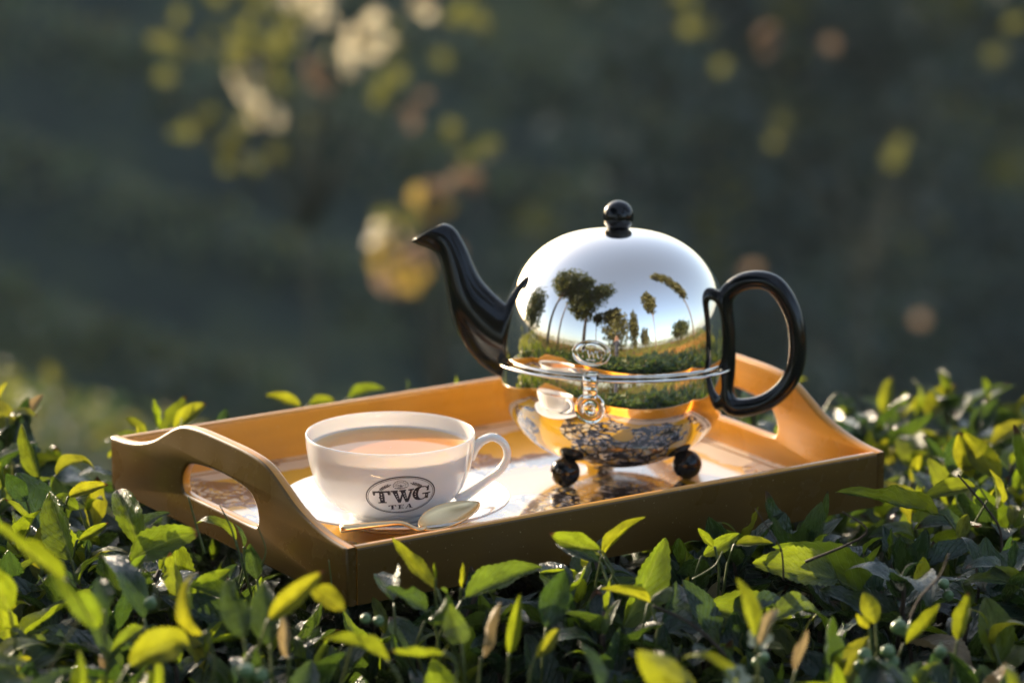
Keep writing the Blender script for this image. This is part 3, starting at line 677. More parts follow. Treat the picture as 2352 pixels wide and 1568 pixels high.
# clasp at the seam and its round pull
mb = MB()
prof = [(-.0735, .0855), (-.0772, .0848), (-.0785, .0832), (-.0790, .0812), (-.0785, .0792), (-.0768, .0775), (-.0772, .0745), (-.0762, .0715), (-.0767, .0690), (-.0752, .0680)]
pc = catmull([np.array(q) for q in prof], 3); v = []; f = []
for q in pc:
    for x_ in (-.0046, -.004, .004, .0046): v.append((x_, q[0]-.0046+(.0008 if abs(x_) > .0043 else 0), q[1]+BZ))
for i in range(len(pc)-1):
    for k in range(3): f.append((i*4+k, i*4+k+1, i*4+5+k, i*4+4+k))
mb.add(v, f); link('clasp', fixn(mb.mesh('clasp')), M_CHROME, pot)
dm = lathe('clasp_disc', [(.0001*1, .0012), (.003, .0014), (.0036, .0018), (.0045, .0012), (.0085, .0010), (.0092, .0014), (.0098, .0016), (.0100, .0004), (.0098, -.002)], 40)
link('clasp_disc', dm, M_CHROME, pot, Matrix.Translation((0, -.0780, .0620+BZ)) @ Matrix.Rotation(R(99), 4, 'X') @ Matrix.Scale(1.06, 4))
# ball feet
TPr = TP.to_3x3()
for k, az in enumerate((R(-90-60+13.7+13), R(-90+60+13.7+13), R(90+13.7+13))):
    fx, fy = .0500*math.cos(az)+.003, .0500*math.sin(az); r_ = .0102
    wz = (TPr @ Vector((fx, fy, 0))).z; fz = r_-wz
    P = [(fx*.86, fy*.86, fz+.019), (fx*.90, fy*.90, fz+.014), (fx*.97, fy*.97, fz+.009)]
    v, f = tube(P, [.0085, .0066, .0050], 16); mb = MB().add(v, f)
    sp_m = lathe('s', [(r_*math.sin(t), -r_*math.cos(t)) for t in np.linspace(.001, math.pi-.001, 18)], 28)
    mb.add([(q.co.x+fx, q.co.y+fy, q.co.z+fz) for q in sp_m.vertices], [tuple(p_.vertices) for p_ in sp_m.polygons]); bpy.data.meshes.remove(sp_m)
    link('foot', fixn(mb.mesh('foot')), M_BLACK, pot)

# ------------------------------------------------------------------ saucer, cup, spoon
SAP = at(908, 1148, 2.40)
def hit(px, py, z):
    d = at(px, py, 1.)-CAM; return CAM+d*((z-CAM.z)/d.z)
sa = hit(908, 1148, FLOORZ+.014); sa.z = FLOORZ
sp_prof = [(.0002, .0036), (.024, .0036), (.0262, .0044), (.028, .0040), (.040, .0062), (.056, .0112), (.068, .0152), (.0748, .0170), (.0756, .0164), (.0750, .0155), (.066, .0128), (.054, .0086), (.040, .0036), (.034, .0024), (.033, .0002), (.030, .0002), (.029, .0016), (.0002, .0018)]
saucer = link('saucer', lathe('saucer', [tuple(q) for q in catmull([np.array(q) for q in sp_prof], 3)], 96), M_PORC)
saucer.location = sa; tag(saucer, 'white round china saucer under the cup at the tray corner', 'saucer')
CZ = FLOORZ+.0038; DH = .0555
cc = hit(896.5, 993, CZ+DH); cc.z = CZ
cup = empty('teacup', Matrix.Translation(cc), label='white china teacup of pale tea printed with an oval emblem', cat='teacup')
outp = [(.0002, .0016), (.0235, .0014), (.0242, .0), (.0262, .0002), (.0268, .0028), (.0300, .0046), (.0375, .0085), (.0440, .0140), (.0487, .0205), (.0520, .0285), (.0545, .0380), (.0558, .0470), (.0564, DH-.0008)]
inp = [(.0560, DH), (.0551, DH-.0008), (.0545, .0465), (.0531, .0380), (.0506, .0290), (.0473, .0215), (.0425, .0150), (.0360, .0100), (.0280, .0065), (.0002, .0050)]
cprof = [tuple(q) for q in catmull([np.array(q) for q in outp], 4)]
link('cup_body', lathe('cup_body', cprof+[tuple(q) for q in catmull([np.array(q) for q in inp], 4)], 112), M_PORC, cup)
tz = DH-.0100
tm = lathe('tea', [(.0002, 0), (.02, 0), (.040, 0), (.052, 0), (.0538, .0002), (.0544, .0006)], 96)
link('tea', tm, M_TEA, cup, Matrix.Translation((0, 0, tz)))
hp = [(1080,1052),(1092,1030),(1110,1013),(1136,1006),(1160,1022),(1167,1050),(1150,1082),(1112,1112),(1075,1138),(1050,1152)]
C = catmull([((px-896.5)/3490., 0, DH-(py-993)/3385.) for px, py in hp], 6)
rr = [.0026+.0014*abs(2*i/(len(C)-1)-1)**2.5 for i in range(len(C))]
v, f = tube(C, rr, 14, flat=1.5, side=(0, 1, 0))
link('handle', fixn(mesh('handle', v, f)), M_PORC, cup, Matrix.Rotation(R(2), 4, 'Z'))
# print on the cup: arc-length mapping of the outer profile
pts = [q for q in cprof if q[1] > .003 and q[0] > .0265]
cum = [0]
for a_, b2 in zip(pts[:-1], pts[1:]): cum.append(cum[-1]+math.hypot(b2[0]-a_[0], b2[1]-a_[1]))
pr_ = np.array([q[0] for q in pts]); pz_ = np.array([q[1] for q in pts]); cum = np.array(cum)
V0 = float(np.interp(.0255, pz_, cum)); AZ0 = R(-90+9.5); ROT = R(3.5); RC = .050
def on_cup(u, w, lift):
    x = u*math.cos(ROT)-w*math.sin(ROT); y = u*math.sin(ROT)+w*math.cos(ROT)
    s = V0+y; r = np.interp(s, cum, pr_); z = np.interp(s, cum, pz_)
    r2 = np.interp(s+.001, cum, pr_); z2 = np.interp(s+.001, cum, pz_); t = np.array([r2-r, z2-z]); t = t/np.linalg.norm(t); nn = np.array([t[1], -t[0]])
    r += nn[0]*lift; z += nn[1]*lift; a_ = AZ0+x/RC; return (r*math.cos(a_), r*math.sin(a_), z)
LF = .00012
def quad_patch(q, n1=3, n2=3, lift=LF):
    q = [np.array(p_, float) for p_ in q]; v = []; f = []
    for i in range(n1+1):
        for j in range(n2+1):
            a_ = i/n1; b2 = j/n2; p_ = (q[0]*(1-a_)+q[1]*a_)*(1-b2)+(q[3]*(1-a_)+q[2]*a_)*b2; v.append(on_cup(p_[0], p_[1], lift))
    for i in range(n1):
        for j in range(n2): f.append((i*(n2+1)+j, (i+1)*(n2+1)+j, (i+1)*(n2+1)+j+1, i*(n2+1)+j+1))
    return v, f
def ring_patch(path, w, lift=LF):
    v = []; f = []; n = len(path)
    for i in range(n):
        a_ = np.array(path[max(i-1, 0)]); c_ = np.array(path[min(i+1, n-1)]); t = c_-a_; t = t/(np.linalg.norm(t)+1e-9); s_ = np.array([-t[1], t[0]]); w_ = (w[i] if hasattr(w, '__len__') else w)/2
        for sg_ in (-1, 1): q = np.array(path[i])+s_*w_*sg_; v.append(on_cup(q[0], q[1], lift))
    for i in range(n-1): f.append((2*i, 2*i+1, 2*i+3, 2*i+2))
    return v, f
mm = .001
logo = MB()
EA, EB = 22.6, 15.2
path = [(EA*mm*math.cos(t), EB*mm*math.sin(t)) for t in np.linspace(0, 2*math.pi, 97)]
logo.add(*ring_patch(path, .75*mm)); path2 = [(x*.950, y*.930) for x, y in path]; logo.add(*ring_patch(path2, .32*mm))
def letter(quads, ox, oy, sx, sy, arcs=(), lift=LF, n=3):
    for q in quads: logo.add(*quad_patch([((ox+x*sx)*mm, (oy+y*sy)*mm) for x, y in q], n, n, lift))
    for P, wd in arcs:
        C = catmull([np.array([x, y, w_]) for (x, y), w_ in zip(P, wd)], 8)
        logo.add(*ring_patch([((ox+c_[0]*sx)*mm, (oy+c_[1]*sy)*mm) for c_ in C], [c_[2]*sx*mm for c_ in C], lift))
T_ = [[(.02,.86),(.98,.86),(1,1),(0,1)],[(.02,.66),(.12,.66),(.17,.88),(.0,.88)],[(.88,.66),(.98,.66),(1.,.88),(.83,.88)],[(.37,.08),(.63,.08),(.63,.88),(.37,.88)],[(.33,.44),(.37,.40),(.37,.56),(.33,.52)],[(.63,.40),(.67,.44),(.67,.52),(.63,.56)],[(.24,0),(.76,0),(.74,.10),(.26,.10)]]
W_ = [[(-.02,.90),(.30,.90),(.30,1),(-.02,1)],[(.04,.92),(.27,.92),(.42,0),(.30,0)],[(.42,0),(.34,.14),(.50,.92),(.58,.92)],[(.36,.90),(.66,.90),(.66,1),(.36,1)],[(.40,.92),(.62,.92),(.76,0),(.64,0)],[(.76,0),(.69,.16),(.85,.92),(.93,.92)],[(.76,.90),(1.02,.90),(1.02,1),(.76,1)]]
letter(T_, -18.0, -4.2, 11.2, 9.8); letter(W_, -6.2, -4.6, 14.2, 10.2)
G_arc = [([(.86,.80),(.70,.93),(.48,.95),(.26,.82),(.15,.5),(.26,.18),(.50,.04),(.74,.10),(.84,.26)], [.10,.06,.08,.24,.32,.24,.09,.09,.14])]
G_ = [[(.80,.62),(.93,.62),(.93,1.0),(.84,.96)],[(.56,.40),(1.04,.40),(1.04,.49),(.56,.49)],[(.74,.08),(.94,.02),(.94,.44),(.74,.44)]]
letter(G_, 7.4, -4.2, 11.6, 10.8, G_arc)
E_ = [[(.0,0),(.9,0),(.9,.11),(.0,.11)],[(.0,.89),(.88,.89),(.88,1),(.0,1)],[(.16,.1),(.42,.1),(.42,.9),(.16,.9)],[(.42,.45),(.66,.45),(.66,.56),(.42,.56)],[(.62,.36),(.70,.36),(.70,.65),(.62,.65)],[(.84,.0),(.92,.0),(.94,.30),(.88,.30)],[(.80,.72),(.88,.72),(.9,1),(.84,1)]]
A_ = [[(.02,0),(.34,0),(.34,.09),(.02,.09)],[(.12,.06),(.22,.06),(.52,1),(.44,1)],[(.62,.06),(.90,.06),(.58,1),(.44,1)],[(.54,0),(1.02,0),(1.02,.09),(.54,.09)],[(.28,.30),(.70,.30),(.70,.38),(.28,.38)]]
letter(T_, -8.8, -10.6, 5.4, 4.2, n=2); letter(E_, -2.4, -10.7, 4.6, 4.2, n=2); letter(A_, 2.6, -10.6, 5.6, 4.3, n=2)
# thin offset outline right of the big letters
for P in ([(-10.9,-3.4),(-10.6,-3.4),(-10.6,3.6),(-10.9,3.6)],[(-6.7,2.2),(-6.45,2.2),(-6.3,4.9),(-6.55,4.9)],[(7.2,5.0),(7.5,5.0),(4.9,-4.4),(4.6,-4.4)]):
    logo.add(*quad_patch([(x*mm, y*mm) for x, y in P], 1, 5))
# laurel sprigs and round badge
for sg_ in (-1, 1):
    A0 = np.array([sg_*14.4, 5.3]); A1 = np.array([sg_*6.9, 9.6]); dv = (A1-A0)/np.linalg.norm(A1-A0); nv_ = np.array([-dv[1], dv[0]])
    logo.add(*ring_patch([tuple((A0+(A1-A0)*t+nv_*.5*math.sin(math.pi*t)*sg_*-1)*mm) for t in np.linspace(0, 1, 8)], .26*mm))
    for k in range(7):
        t = .20+.13*k; B0 = A0+(A1-A0)*t+nv_*.5*math.sin(math.pi*t)*sg_*-1
        for up in ((-1, 1) if k < 6 else (0,)):
            ld = dv*.80+nv_*up*.75; ld = ld/np.linalg.norm(ld); ln_ = np.array([-ld[1], ld[0]]); L_ = 1.75 if k < 6 else 1.5
            logo.add(*quad_patch([tuple(B0*mm), tuple((B0+ld*L_*.5+ln_*.42)*mm), tuple((B0+ld*L_)*mm), tuple((B0+ld*L_*.5-ln_*.42)*mm)], 2, 2))
BC = (.0, 9.0)
for a_, b2, w_ in ((4.6, 3.6, .28), (2.9, 2.2, .22)): logo.add(*ring_patch([((BC[0]+a_*math.cos(t))*mm, (BC[1]+b2*math.sin(t))*mm) for t in np.linspace(-.35, math.pi+.35, 24)], w_*mm))
SF = {'E': [[(1,0),(0,0),(0,1),(1,1)],[(0,.5),(.8,.5)]], 'X': [[(0,0),(1,1)],[(0,1),(1,0)]], 'C': [[(1,.9),(.5,1),(0,.5),(.5,0),(1,.1)]], 'L': [[(0,1),(0,0),(1,0)]], 'N': [[(0,0),(0,1),(1,0),(1,1)]]}
for i, ch in enumerate('EXCELLENCE'):
    t = math.pi*(.97-.94*i/9); cx_, cy_ = BC[0]+3.75*math.cos(t), BC[1]+2.9*math.sin(t); rt = t-math.pi/2
    for st in SF[ch]:
        P = []
        for x, y in st:
            dx, dy = (x-.5)*.5, (y-.5)*.75; P.append(((cx_+dx*math.cos(rt)-dy*math.sin(rt))*mm, (cy_+dx*math.sin(rt)+dy*math.cos(rt))*mm))
        logo.add(*ring_patch(P, .13*mm))
for i in range(26):
    t = rl.random()*math.pi*2; r_ = rl.random(); x, y = BC[0]+2.2*r_*math.cos(t), BC[1]-.4+1.7*r_*math.sin(t)
    logo.add(*ring_patch([((x+.45*math.cos(t+k*1.1))*mm, (y+.35*math.sin(t+k*1.1))*mm) for k in range(4)], .16*mm))
logo.add(*ring_patch([((BC[0]+x)*mm, (BC[1]-2.1-.35*math.cos(x*.8))*mm) for x in np.linspace(-4, 4, 12)], .5*mm))
link('logo', logo.mesh('logo', False), M_INK, cup)
dots = MB()
for x, y in ((-12.4, 3.0), (-12.4, 1.0), (-12.4, -1.0), (-3.2, 2.6), (-2.7, .9), (-2.2, -.8), (1.9, 2.6), (2.4, .9), (2.9, -.8), (9.3, 3.0), (9.1, 1.2), (9.4, -.6), (17.2, -.9)):
    v = [on_cup(x*mm, y*mm, .0002)]+[on_cup((x+.42*math.cos(2*math.pi*k/8))*mm, (y+.42*math.sin(2*math.pi*k/8))*mm, .0002) for k in range(8)]
    dots.add(v, [(0, k+1, (k+1) % 8+1) for k in range(8)])
link('logo_dots', dots.mesh('logo_dots', False), M_DOT, cup)
# spoon lying on the saucer
tip = at(1099, 1150, 1); 
tip = hit(1099, 1152, FLOORZ+.022); neck = hit(968, 1213, FLOORZ+.0185); mid_ = hit(880, 1203, FLOORZ+.0215); end = hit(782, 1214, FLOORZ+.0200)
v = []; f = []; ax_ = (tip-neck); Ls = ax_.length; ax_.normalize(); sd_ = Vector((0, 0, 1)).cross(ax_).normalized(); upv = (ax_.cross(sd_)).normalized()
sd_ = (sd_*.97+upv*.24).normalized(); upv = ax_.cross(sd_).normalized()
if upv.z < 0: upv = -upv
nu, nv = 18, 12
for i in range(nu+1):
    u = i/nu; w_ = .0118*(math.sin(math.pi*min(1, (u**.85)*.985+.015))**.62) if 0 < u < 1 else .0012
    for j in range(nv+1):
        q = -1+2*j/nv; dep = .0085*(math.sin(math.pi*u)**.7)*(1-q*q)
        v.append(neck+ax_*(u*Ls*1.0)+sd_*(q*w_)-upv*dep+upv*.002*math.sin(math.pi*u))
for i in range(nu):
    for j in range(nv): f.append((i*(nv+1)+j, i*(nv+1)+j+1, (i+1)*(nv+1)+j+1, (i+1)*(nv+1)+j))
cs = sum((Vector(q) for q in v), Vector())/len(v); cs.z = FLOORZ+.012
spoon = empty('teaspoon', Matrix.Translation(cs), label='gilt silver teaspoon lying on the saucer in front of the cup', cat='teaspoon')
me = mesh('spoon_bowl', [q-cs for q in v], f); o = link('spoon_bowl', me, M_GOLD, spoon)
md = o.modifiers.new('thickness', 'SOLIDIFY'); md.thickness = .0009; md.offset = 0
C = catmull([neck+ax_*.003, neck-ax_*.004+Vector((0, 0, .0005)), neck.lerp(mid_, .5)+Vector((0, 0, .002)), mid_, end], 6)
rr = [.0012+.0013*(i/len(C))**2 for i in range(len(C))]
v, f = tube([Vector(c_)-cs for c_ in C], rr, 12, flat=1.7, side=Vector((0, 0, 1)).cross((neck-end).normalized()))
link('spoon_handle', fixn(mesh('spoon_handle', v, f)), M_GOLD, spoon)

# ------------------------------------------------------------------ background slope, out of focus
def rmat(loc, ln, up=None):
    d = Vector((rng.gauss(0, 1), rng.gauss(0, 1), rng.gauss(.3, .8))).normalized()
    return np.array(frame(Vector(loc), d, Vector((rng.gauss(0, .8), rng.gauss(0, .8), 1)), ln, rng.uniform(.9, 1.5)))
M_BG1 = leaf_mat('slope tea leaf', [(.10, .16, .12), (.14, .19, .09)], .25, [(.10, .18, .05), (.2, .24, .06)], .5, vein=(.06, .1, .05))  # raised bluish green stands in for distance haze
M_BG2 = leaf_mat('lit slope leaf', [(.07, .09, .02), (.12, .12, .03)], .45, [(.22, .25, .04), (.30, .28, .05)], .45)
M_BG3 = leaf_mat('shaded scrub leaf', [(.034, .078, .078), (.052, .095, .062)], .15, [(.06, .12, .04), (.12, .16, .04)], .5, vein=(.04, .06, .04))  # teal leaf colour carries the bluish haze and sky sheen
items = []
for k in range(26000):
    y = rng.uniform(13.5, 25); hwid = y*.16
    x = rng.uniform(-hwid, hwid*.55)
    s = x*.50+y*.866; rowv = .5+.5*math.cos(2*math.pi*s/.95+.6*math.sin(x*.7))
    if rowv < rng.uniform(.5, .75) or x > (y-17)*.2+rng.uniform(.2, 1.2): continue
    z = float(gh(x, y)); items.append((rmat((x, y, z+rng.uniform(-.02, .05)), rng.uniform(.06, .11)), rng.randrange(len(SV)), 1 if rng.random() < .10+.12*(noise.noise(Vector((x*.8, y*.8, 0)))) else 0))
tag(scatter('tea_rows', items, [M_BG1, M_BG2], SV), label='blurred diagonal rows of tea on the far slope', kind='stuff')
items = []
for k in range(11000):
    y = rng.uniform(14, 25); hwid = y*.17; x = rng.uniform((y-17)*.2+.1, hwid)
    hh = .15+.9*max(0, noise.noise(Vector((x*1.1, y*1.1, 3)))+.35)
    z = float(gh(x, y))+hh*rng.random()**.4
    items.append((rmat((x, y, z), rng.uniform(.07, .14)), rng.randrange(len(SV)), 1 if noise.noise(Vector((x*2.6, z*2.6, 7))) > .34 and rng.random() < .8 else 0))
tag(scatter('scrub', items, [M_BG3, M_BG2], SV), label='dark blurred scrub covering the right of the far slope', kind='stuff')
# next terrace of tea, its top catching the sun at lower left
items = []
for k in range(6500):
    x = rng.uniform(-2.2, .25); y = rng.uniform(4.9, 6.6)
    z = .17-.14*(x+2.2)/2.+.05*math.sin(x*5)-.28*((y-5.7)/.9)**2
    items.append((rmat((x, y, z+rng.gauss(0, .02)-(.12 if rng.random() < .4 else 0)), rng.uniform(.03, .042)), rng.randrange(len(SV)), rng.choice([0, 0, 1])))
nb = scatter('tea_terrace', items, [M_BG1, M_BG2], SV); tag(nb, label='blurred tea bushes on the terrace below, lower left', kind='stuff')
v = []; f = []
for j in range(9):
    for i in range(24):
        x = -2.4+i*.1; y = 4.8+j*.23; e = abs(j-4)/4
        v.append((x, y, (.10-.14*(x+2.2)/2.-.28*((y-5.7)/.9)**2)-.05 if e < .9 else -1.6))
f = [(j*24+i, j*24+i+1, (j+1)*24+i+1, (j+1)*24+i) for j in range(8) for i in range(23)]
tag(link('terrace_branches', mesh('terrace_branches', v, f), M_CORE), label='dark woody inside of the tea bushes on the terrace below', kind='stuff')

# saplings whose sunlit leaves blur into discs
M_GLINT = leaf_mat('pale glint leaf', [(.46, .42, .30), (.54, .48, .36)], .5, [(.68, .60, .42), (.76, .68, .48)], .4, veinamt=.1)  # bright sun glints on leaves given as a pale leaf colour
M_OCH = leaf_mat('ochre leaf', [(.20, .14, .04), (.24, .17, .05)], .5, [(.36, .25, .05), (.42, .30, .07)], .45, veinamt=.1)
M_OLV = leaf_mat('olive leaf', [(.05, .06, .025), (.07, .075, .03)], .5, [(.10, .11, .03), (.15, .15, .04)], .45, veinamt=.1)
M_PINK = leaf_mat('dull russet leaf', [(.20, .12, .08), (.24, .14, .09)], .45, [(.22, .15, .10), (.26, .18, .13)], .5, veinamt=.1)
PM = [M_GLINT, M_OCH, M_OLV, M_PINK]
M_DIM = simple('grey green bark', (.055, .065, .055), .9, spec=.1)
def sapling(name, label, root, clumps, Y):
    """clumps: (px,py, kind, spread px, count)"""
    rp = Vector(root); o = empty(name, Matrix.Translation(rp), label=label, cat='shrub', group='shrubs blurred in the background')
    cr = MB(); items = []; cen = sum((at(c_[0], c_[1], Y) for c_ in clumps), Vector())/len(clumps); crn = rp.lerp(cen, .86)
    v, f = tube([Vector(q)-rp for q in catmull([rp, rp.lerp(crn, .5)+Vector((.06, 0, 0)), crn], 4)], .005, 6); cr.add(v, f)
    for px, py, kd, spd, cnt in clumps:
        c_ = at(px, py, Y+rng.uniform(-.25, .25))
        m1 = crn.lerp(c_, .5)+Vector((rng.gauss(0, .08), rng.gauss(0, .08), .1))
        v, f = tube([Vector(q)-rp for q in catmull([crn, m1, c_], 4)], [.004-.0003*i for i in range(9)], 5); cr.add(v, f)
        for k in range(cnt):
            q = c_+Vector((rng.gauss(0, spd), rng.gauss(0, spd), rng.gauss(0, spd)))*(Y/F)
            d = Vector((rng.gauss(0, 1), rng.gauss(0, .4), rng.gauss(0, 1))).normalized()
            nrm = Vector((-.35+rng.gauss(0, .3), 1, .1+rng.gauss(0, .3)))
            items.append((np.array(Matrix.Translation(-rp) @ frame(q-d*.02, d, nrm, rng.uniform(.038, .055), 1.5)), rng.randrange(len(SV)), kd))
    link('branches', cr.mesh('branches'), M_DIM, o)
    tag(scatter('foliage', items, PM, SV, o), kind='stuff')
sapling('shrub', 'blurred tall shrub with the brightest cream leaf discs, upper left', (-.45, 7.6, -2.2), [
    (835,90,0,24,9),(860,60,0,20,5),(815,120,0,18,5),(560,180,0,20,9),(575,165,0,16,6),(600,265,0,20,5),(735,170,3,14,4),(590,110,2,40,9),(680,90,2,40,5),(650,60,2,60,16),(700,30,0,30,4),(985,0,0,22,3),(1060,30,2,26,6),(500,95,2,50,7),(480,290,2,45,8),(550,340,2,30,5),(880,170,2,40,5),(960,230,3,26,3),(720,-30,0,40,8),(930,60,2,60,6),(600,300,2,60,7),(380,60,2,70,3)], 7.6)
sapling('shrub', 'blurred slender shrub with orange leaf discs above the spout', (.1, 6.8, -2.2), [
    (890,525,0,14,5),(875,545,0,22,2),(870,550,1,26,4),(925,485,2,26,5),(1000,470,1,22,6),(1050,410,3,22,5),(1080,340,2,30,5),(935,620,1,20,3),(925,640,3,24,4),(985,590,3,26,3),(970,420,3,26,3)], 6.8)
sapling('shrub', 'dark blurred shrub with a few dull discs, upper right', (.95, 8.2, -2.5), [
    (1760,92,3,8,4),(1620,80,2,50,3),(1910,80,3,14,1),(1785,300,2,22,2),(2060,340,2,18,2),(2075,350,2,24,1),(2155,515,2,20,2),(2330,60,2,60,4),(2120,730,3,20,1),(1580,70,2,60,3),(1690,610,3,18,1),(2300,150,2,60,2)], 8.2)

# ------------------------------------------------------------------ what the teapot mirrors: the garden behind the photographer
def ring_pt(az, dist): a_ = R(az); return Vector((TPX+dist*math.sin(a_), TPY-dist*math.cos(a_), 0))
M_BARK = simple('tree bark', (.13, .10, .075), .9, bump=.8, bscale=8, var=.35)
M_CROWN = leaf_mat('tree foliage', [(.030, .050, .018), (.06, .075, .02)], .3, [(.12, .18, .03), (.22, .22, .04)], .5)
M_CROWN2 = leaf_mat('olive tree foliage', [(.07, .08, .03), (.11, .10, .035)], .3, [(.2, .2, .05), (.26, .24, .06)], .5)
def tree(az, dist, h, label, blobs, trunk_r=.16, m_=M_CROWN, lean=(0, 0), nleaf=2200, ls=.62, forks=2):
    """blobs: (dx, dz fraction, rx, rz) crown masses"""
    P0 = ring_pt(az, dist); P0.z = float(gh(P0.x, P0.y))-.1
    o = empty('tree', Matrix.Translation(P0), label=label, cat='tree', group='trees behind the photographer mirrored in the teapot')
    side = Vector((math.cos(R(az)), math.sin(R(az)), 0)); tk = MB(); items = []; dep = Vector((-side.y, side.x, 0))
    topz = h*.72; trunk_r *= 1.9
    base = [Vector((0, 0, 0)), side*lean[0]*.3+Vector((0, 0, h*.25)), side*lean[0]*.6+Vector((0, 0, h*.5)), side*lean[0]+Vector((0, 0, topz))]
    C = catmull(base, 5); v, f = tube(C, [trunk_r*(1.15-.85*i/len(C)) for i in range(len(C))], 8); tk.add(v, f)
    for (dx, dz, rx, rz) in blobs:
        c_ = side*dx+Vector((0, 0, dz*h)); st = C[min(len(C)-1, int(len(C)*rng.uniform(.35, .8)))]; st = Vector(st)
        for k in range(forks+1):
            e = c_+side*rng.gauss(0, rx*.45)+dep*rng.gauss(0, rx*.45)+Vector((0, 0, rng.gauss(0, rz*.4)))
            v, f = tube(catmull([st, st.lerp(e, .5)+Vector((0, 0, .08*h*rng.random())), e], 4), [trunk_r*.42*(1-.09*i) for i in range(9)], 5); tk.add(v, f)
        for k in range(int(1.5*nleaf/len(blobs))):
            a_, b2 = rng.random()*6.28, math.acos(rng.uniform(-1, 1)); r_ = rng.random()**.4
            q = Vector((math.cos(a_)*math.sin(b2), math.sin(a_)*math.sin(b2), math.cos(b2)))
            nn = noise.noise(q*2.2+Vector((dx, dz*9, az))); r_ *= 1+.55*nn
            if nn < -.25 and rng.random() < .7: continue
            p_ = c_+side*q.x*rx*r_+dep*q.y*rx*r_+Vector((0, 0, q.z*rz*r_))
            items.append((rmat(p_, ls*rng.uniform(.7, 1.3)), rng.randrange(len(SV)), 0))
    link('trunk', tk.mesh('trunk'), M_BARK, o); tag(scatter('crown', items, [m_], SV, o), kind='stuff')
tree(-74, 12.6, 23.2, 'spreading dark tree mirrored at far left of the dome', [(-3.52, 0.62, 4.29, 2.88), (1.28, 0.76, 4.62, 2.56), (5.12, 0.89, 3.30, 1.76), (-0.32, 0.51, 3.63, 2.24)], .17, lean=(.5, 0), nleaf=3400, ls=.7)
tree(-62, 15.4, 21.7, 'leaning forked tree mirrored beside the far left one', [(0.00, 0.68, 3.63, 2.88), (2.88, 0.84, 3.30, 1.92)], .13, lean=(.9, 0), nleaf=1500)
tree(-34, 12.5, 20.9, 'broad dark tree mirrored left of the dome centre', [(-3.20, 0.48, 3.63, 3.04), (0.48, 0.60, 4.29, 3.20), (3.04, 0.80, 3.63, 2.40), (-1.12, 0.36, 2.97, 2.24)], .2, nleaf=4200, ls=.62)
tree(-21, 16.3, 11.2, 'thin stooping tree mirrored under the broad dark one', [(0.00, 0.66, 1.32, 1.44)], .07, lean=(-.6, 0), nleaf=500)
tree(-1, 15.2, 11.6, 'round bushy tree mirrored at the centre of the dome', [(0.00, 0.41, 4.12, 3.84), (-1.28, 0.68, 2.47, 2.08)], .16, m_=M_CROWN2, nleaf=2200, ls=.62)
tree(17, 17.1, 11.2, 'narrow pointed tree mirrored right of the round one', [(0.00, 0.48, 1.32, 4.64)], .08, m_=M_CROWN2, nleaf=800, ls=.62)
tree(39, 13.8, 14.7, 'slim pole tree with oval crown mirrored right of centre', [(0.00, 0.74, 2.06, 3.52)], .07, m_=M_CROWN2, nleaf=1100, ls=.62)
tree(28, 25.2, 8.1, 'low pale tree mirrored between the slim ones', [(0.00, 0.46, 1.98, 2.56)], .1, m_=M_CROWN2, nleaf=700)
tree(84, 11.9, 20.9, 'tall lean tree mirrored at the right edge of the dome', [(-1.44, 0.88, 1.98, 1.44), (0.00, 0.68, 1.81, 3.52), (0.48, 0.44, 1.32, 2.56)], .1, m_=M_CROWN2, nleaf=1800, ls=.62)
tree(68, 19.6, 6.8, 'low dark bush tree mirrored before the right edge', [(0.00, 0.46, 3.63, 1.76)], .12, nleaf=1000)
tree(-100, 15.8, 10.1, 'dark bushy tree mirrored at the spout side', [(0.00, 0.51, 3.79, 3.52)], .15, nleaf=1800, ls=.62)
# rows of tea and tufts of dry grass behind the path
M_GRN = leaf_mat('sunlit tea', [(.10, .13, .02), (.16, .17, .03)], .35, [(.3, .34, .03), (.4, .4, .04)], .45)
M_DG = leaf_mat('dry orange grass', [(.42, .19, .05), (.55, .27, .07)], .35, [(.6, .3, .08), (.7, .38, .1)], .6)
items = []
for row, (d0, hgt) in enumerate(((4.4, .55), (6.6, .55), (9., .6), (12., .7), (16., .8), (21, .9), (27, 1.6), (34, 2.2))):
    for k in range(1500):
        az = rng.uniform(-115, 115); dd = d0+rng.gauss(0, .35)+.3*math.sin(az*.09+row)
        if abs(az) < 28 and row == 0: continue
        p_ = ring_pt(az, dd); items.append((rmat((p_.x, p_.y, float(gh(p_.x, p_.y))+hgt*rng.random()**.35), .10+.012*d0), rng.randrange(len(SV)), 0))
tag(scatter('tea_hedges', items, [M_GRN], SV), label='sunlit tea rows beyond the path, mirrored in the teapot', kind='stuff')
items = []
for k in range(6500):
    x = rng.uniform(-2.2, 2.2); y = rng.uniform(-1.0, 1.25)
    z = .80+.05*math.sin(x*5)*math.cos(y*4)-rng.random()**2*.25
    items.append((rmat((x, y, z), rng.uniform(.05, .075)), rng.randrange(len(SV)), 0 if rng.random() < .45 else 1))
tag(scatter('tea_bush_tops', items, [M_YOUNG, M_MID], SV), label='tea foliage between the camera and the tray bush, mirrored low in the dome', kind='stuff')
items = []
for k in range(6500):
    az = rng.uniform(-60, 105); dd = rng.uniform(4.9, 8.4) if az > 5 else rng.uniform(5, 6); p_ = ring_pt(az, dd)
    if az < 5 and rng.random() < .6: continue
    d = Vector((rng.gauss(0, .25), rng.gauss(0, .25), 1))
    items.append((np.array(frame(Vector((p_.x, p_.y, float(gh(p_.x, p_.y)))), d, Vector((rng.gauss(0, 1), rng.gauss(0, 1), 0)), rng.uniform(.3, .75), .22)), rng.randrange(len(SV)), 0))
tag(scatter('dry_grass', items, [M_DG], SV), label='dry orange grass beside the path, mirrored in the teapot', kind='stuff')

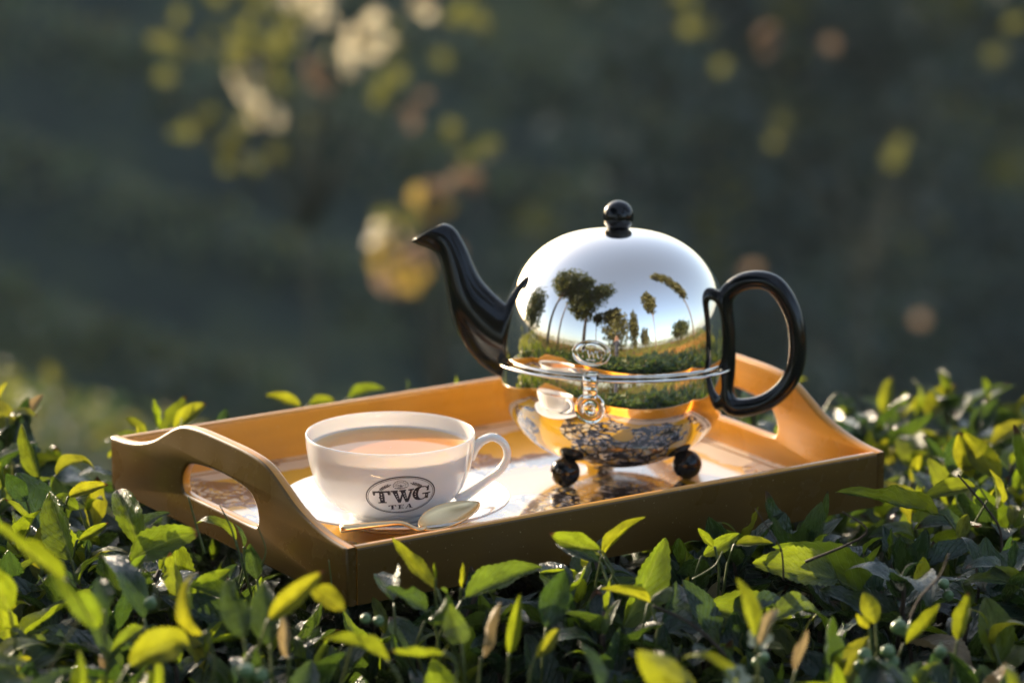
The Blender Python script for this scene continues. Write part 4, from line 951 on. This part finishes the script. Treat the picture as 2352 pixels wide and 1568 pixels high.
# the photographer, seen only in the mirror of the dome
M_SKIN = simple('skin', (.42, .24, .17), .5, var=.1, bscale=20); M_SHIRT = simple('navy shirt', (.018, .024, .045), .8, bump=.3, bscale=60, var=.2)
M_PANTS = simple('dark trousers', (.015, .017, .024), .85, bump=.3, bscale=60, var=.2); M_HAIR = simple('dark hair', (.012, .009, .007), .6, var=.3, bscale=90)
pv = []; pe = []; prr = []
def node(p_, r_, par=None):
    pv.append(p_); prr.append(r_)
    if par is not None: pe.append((par, len(pv)-1))
    return len(pv)-1
pel = node((0, 0, .95), (.15, .11)); bel = node((0, 0, 1.08), (.135, .10), pel); che = node((0, 0, 1.26), (.165, .115), bel); upc = node((0, .01, 1.38), (.13, .09), che)
nk = node((0, .02, 1.47), (.052, .055), upc); hd = node((0, .04, 1.55), (.068, .082), nk); hd2 = node((0, .045, 1.63), (.076, .092), hd); hd3 = node((0, .035, 1.70), (.060, .072), hd2)
for s_ in (-1, 1):
    hip = node((s_*.09, 0, .88), (.085, .09), pel); kne = node((s_*.11, .02, .49), (.055, .06), hip); ank = node((s_*.12, -.02, .09), (.036, .04), kne); toe = node((s_*.14, .14, .045), (.04, .03), ank)
    sh = node((s_*.17, 0, 1.38), (.062, .06), upc); elb = node((s_*.26, .12, 1.20), (.042, .042), sh); wr = node((s_*.12, .24, 1.46), (.026, .022), elb); pa = node((s_*.085, .27, 1.53), (.034, .018), wr)
    for k in range(4):
        k1 = node((s_*(.100-.012*k), .295+.006*k, 1.565+.004*k-.012*abs(k-1)), (.0095, .0095), pa); k2 = node((s_*(.085-.016*k), .325, 1.585-.012*k), (.0085, .0085), k1); node((s_*(.058-.008*k), .335, 1.590-.014*k), (.0075, .0075), k2)
    k1 = node((s_*.062, .262, 1.55), (.011, .011), pa); node((s_*.04, .262, 1.565), (.009, .009), k1)
me = bpy.data.meshes.new('body'); me.from_pydata(pv, pe, []); me.update()
tmp = bpy.data.objects.new('tmp', me); COL.objects.link(tmp); sk_ = tmp.modifiers.new('s', 'SKIN')
for i, q in enumerate(me.skin_vertices[0].data): q.radius = prr[i]; q.use_root = (i == 0)
tmp.modifiers.new('d', 'SUBSURF').levels = 2
bm_ = bpy.data.meshes.new_from_object(tmp.evaluated_get(bpy.context.evaluated_depsgraph_get())); bpy.data.objects.remove(tmp)
PX = Vector((.02, -1.9, 0))
person = empty('person', Matrix.Translation(PX), label='person in navy shirt holding a camera to the face, mirrored in the dome', cat='person')
bm_.name = 'body'
for m_ in (M_SKIN, M_SHIRT, M_PANTS): bm_.materials.append(m_)
for p_ in bm_.polygons:
    c_ = p_.center; p_.use_smooth = True
    p_.material_index = 0 if (c_.z > 1.465 or c_.y > .21 and c_.z > 1.4) else (1 if c_.z > .96 else 2)
o = bpy.data.objects.new('body', bm_); COL.objects.link(o); o.parent = person
hm = lathe('hair', [(.0002, 1.795), (.04, 1.785), (.068, 1.755), (.083, 1.70), (.083, 1.65), (.075, 1.60), (.06, 1.60)], 20); link('hair', hm, M_HAIR, person, Matrix.Translation((0, .005, -.005)))
mb = MB().add(*tube([(0, .125, 1.625), (0, .145, 1.60), (0, .13, 1.585)], [.010, .015, .010], 8)); link('nose', mb.mesh('nose'), M_SKIN, person)
for s_ in (-1, 1): link('ear', mesh('ear', *tube([(s_*.078, .03, 1.65), (s_*.088, .025, 1.62), (s_*.08, .035, 1.585)], [.008, .014, .007], 8)), M_SKIN, person)
cam_o = empty('photo_camera', Matrix.Translation((.02, -1.62, 1.575)), label='black camera with a long lens held by the person in the navy shirt', cat='camera')
M_CB = simple('black camera body', (.012, .012, .013), .5, bump=.2, bscale=400)
link('camera_body', bevbox('camera_body', -.068, .068, -.065, -.02, -.045, .045, .008), M_CB, cam_o)
link('viewfinder', bevbox('viewfinder', -.022, .022, -.07, -.015, .046, .072, .006), M_CB, cam_o)
link('lens_barrel', lathe('lens_barrel', [(.001, -.018), (.033, -.018), (.033, .02), (.036, .022), (.036, .06), (.034, .062), (.034, .078), (.030, .078), (.028, .070), (.001, .068)], 32), M_CB, cam_o, Matrix.Rotation(R(-90), 4, 'X'))

# thin morning haze
hz = bpy.data.materials.new('morning haze'); hz.use_nodes = True; hn = hz.node_tree; hn.nodes.clear()
pv_ = hn.nodes.new('ShaderNodeVolumePrincipled'); pv_.inputs['Color'].default_value = (.80, .88, .96, 1); pv_.inputs['Density'].default_value = .0006; pv_.inputs['Anisotropy'].default_value = .2
ho = hn.nodes.new('ShaderNodeOutputMaterial'); hn.links.new(pv_.outputs[0], ho.inputs['Volume'])
tag(link('haze', bevbox('haze', -910, 910, -910, 1510, -7, 30, 0), hz), kind='stuff', label='thin morning haze over the tea slopes')
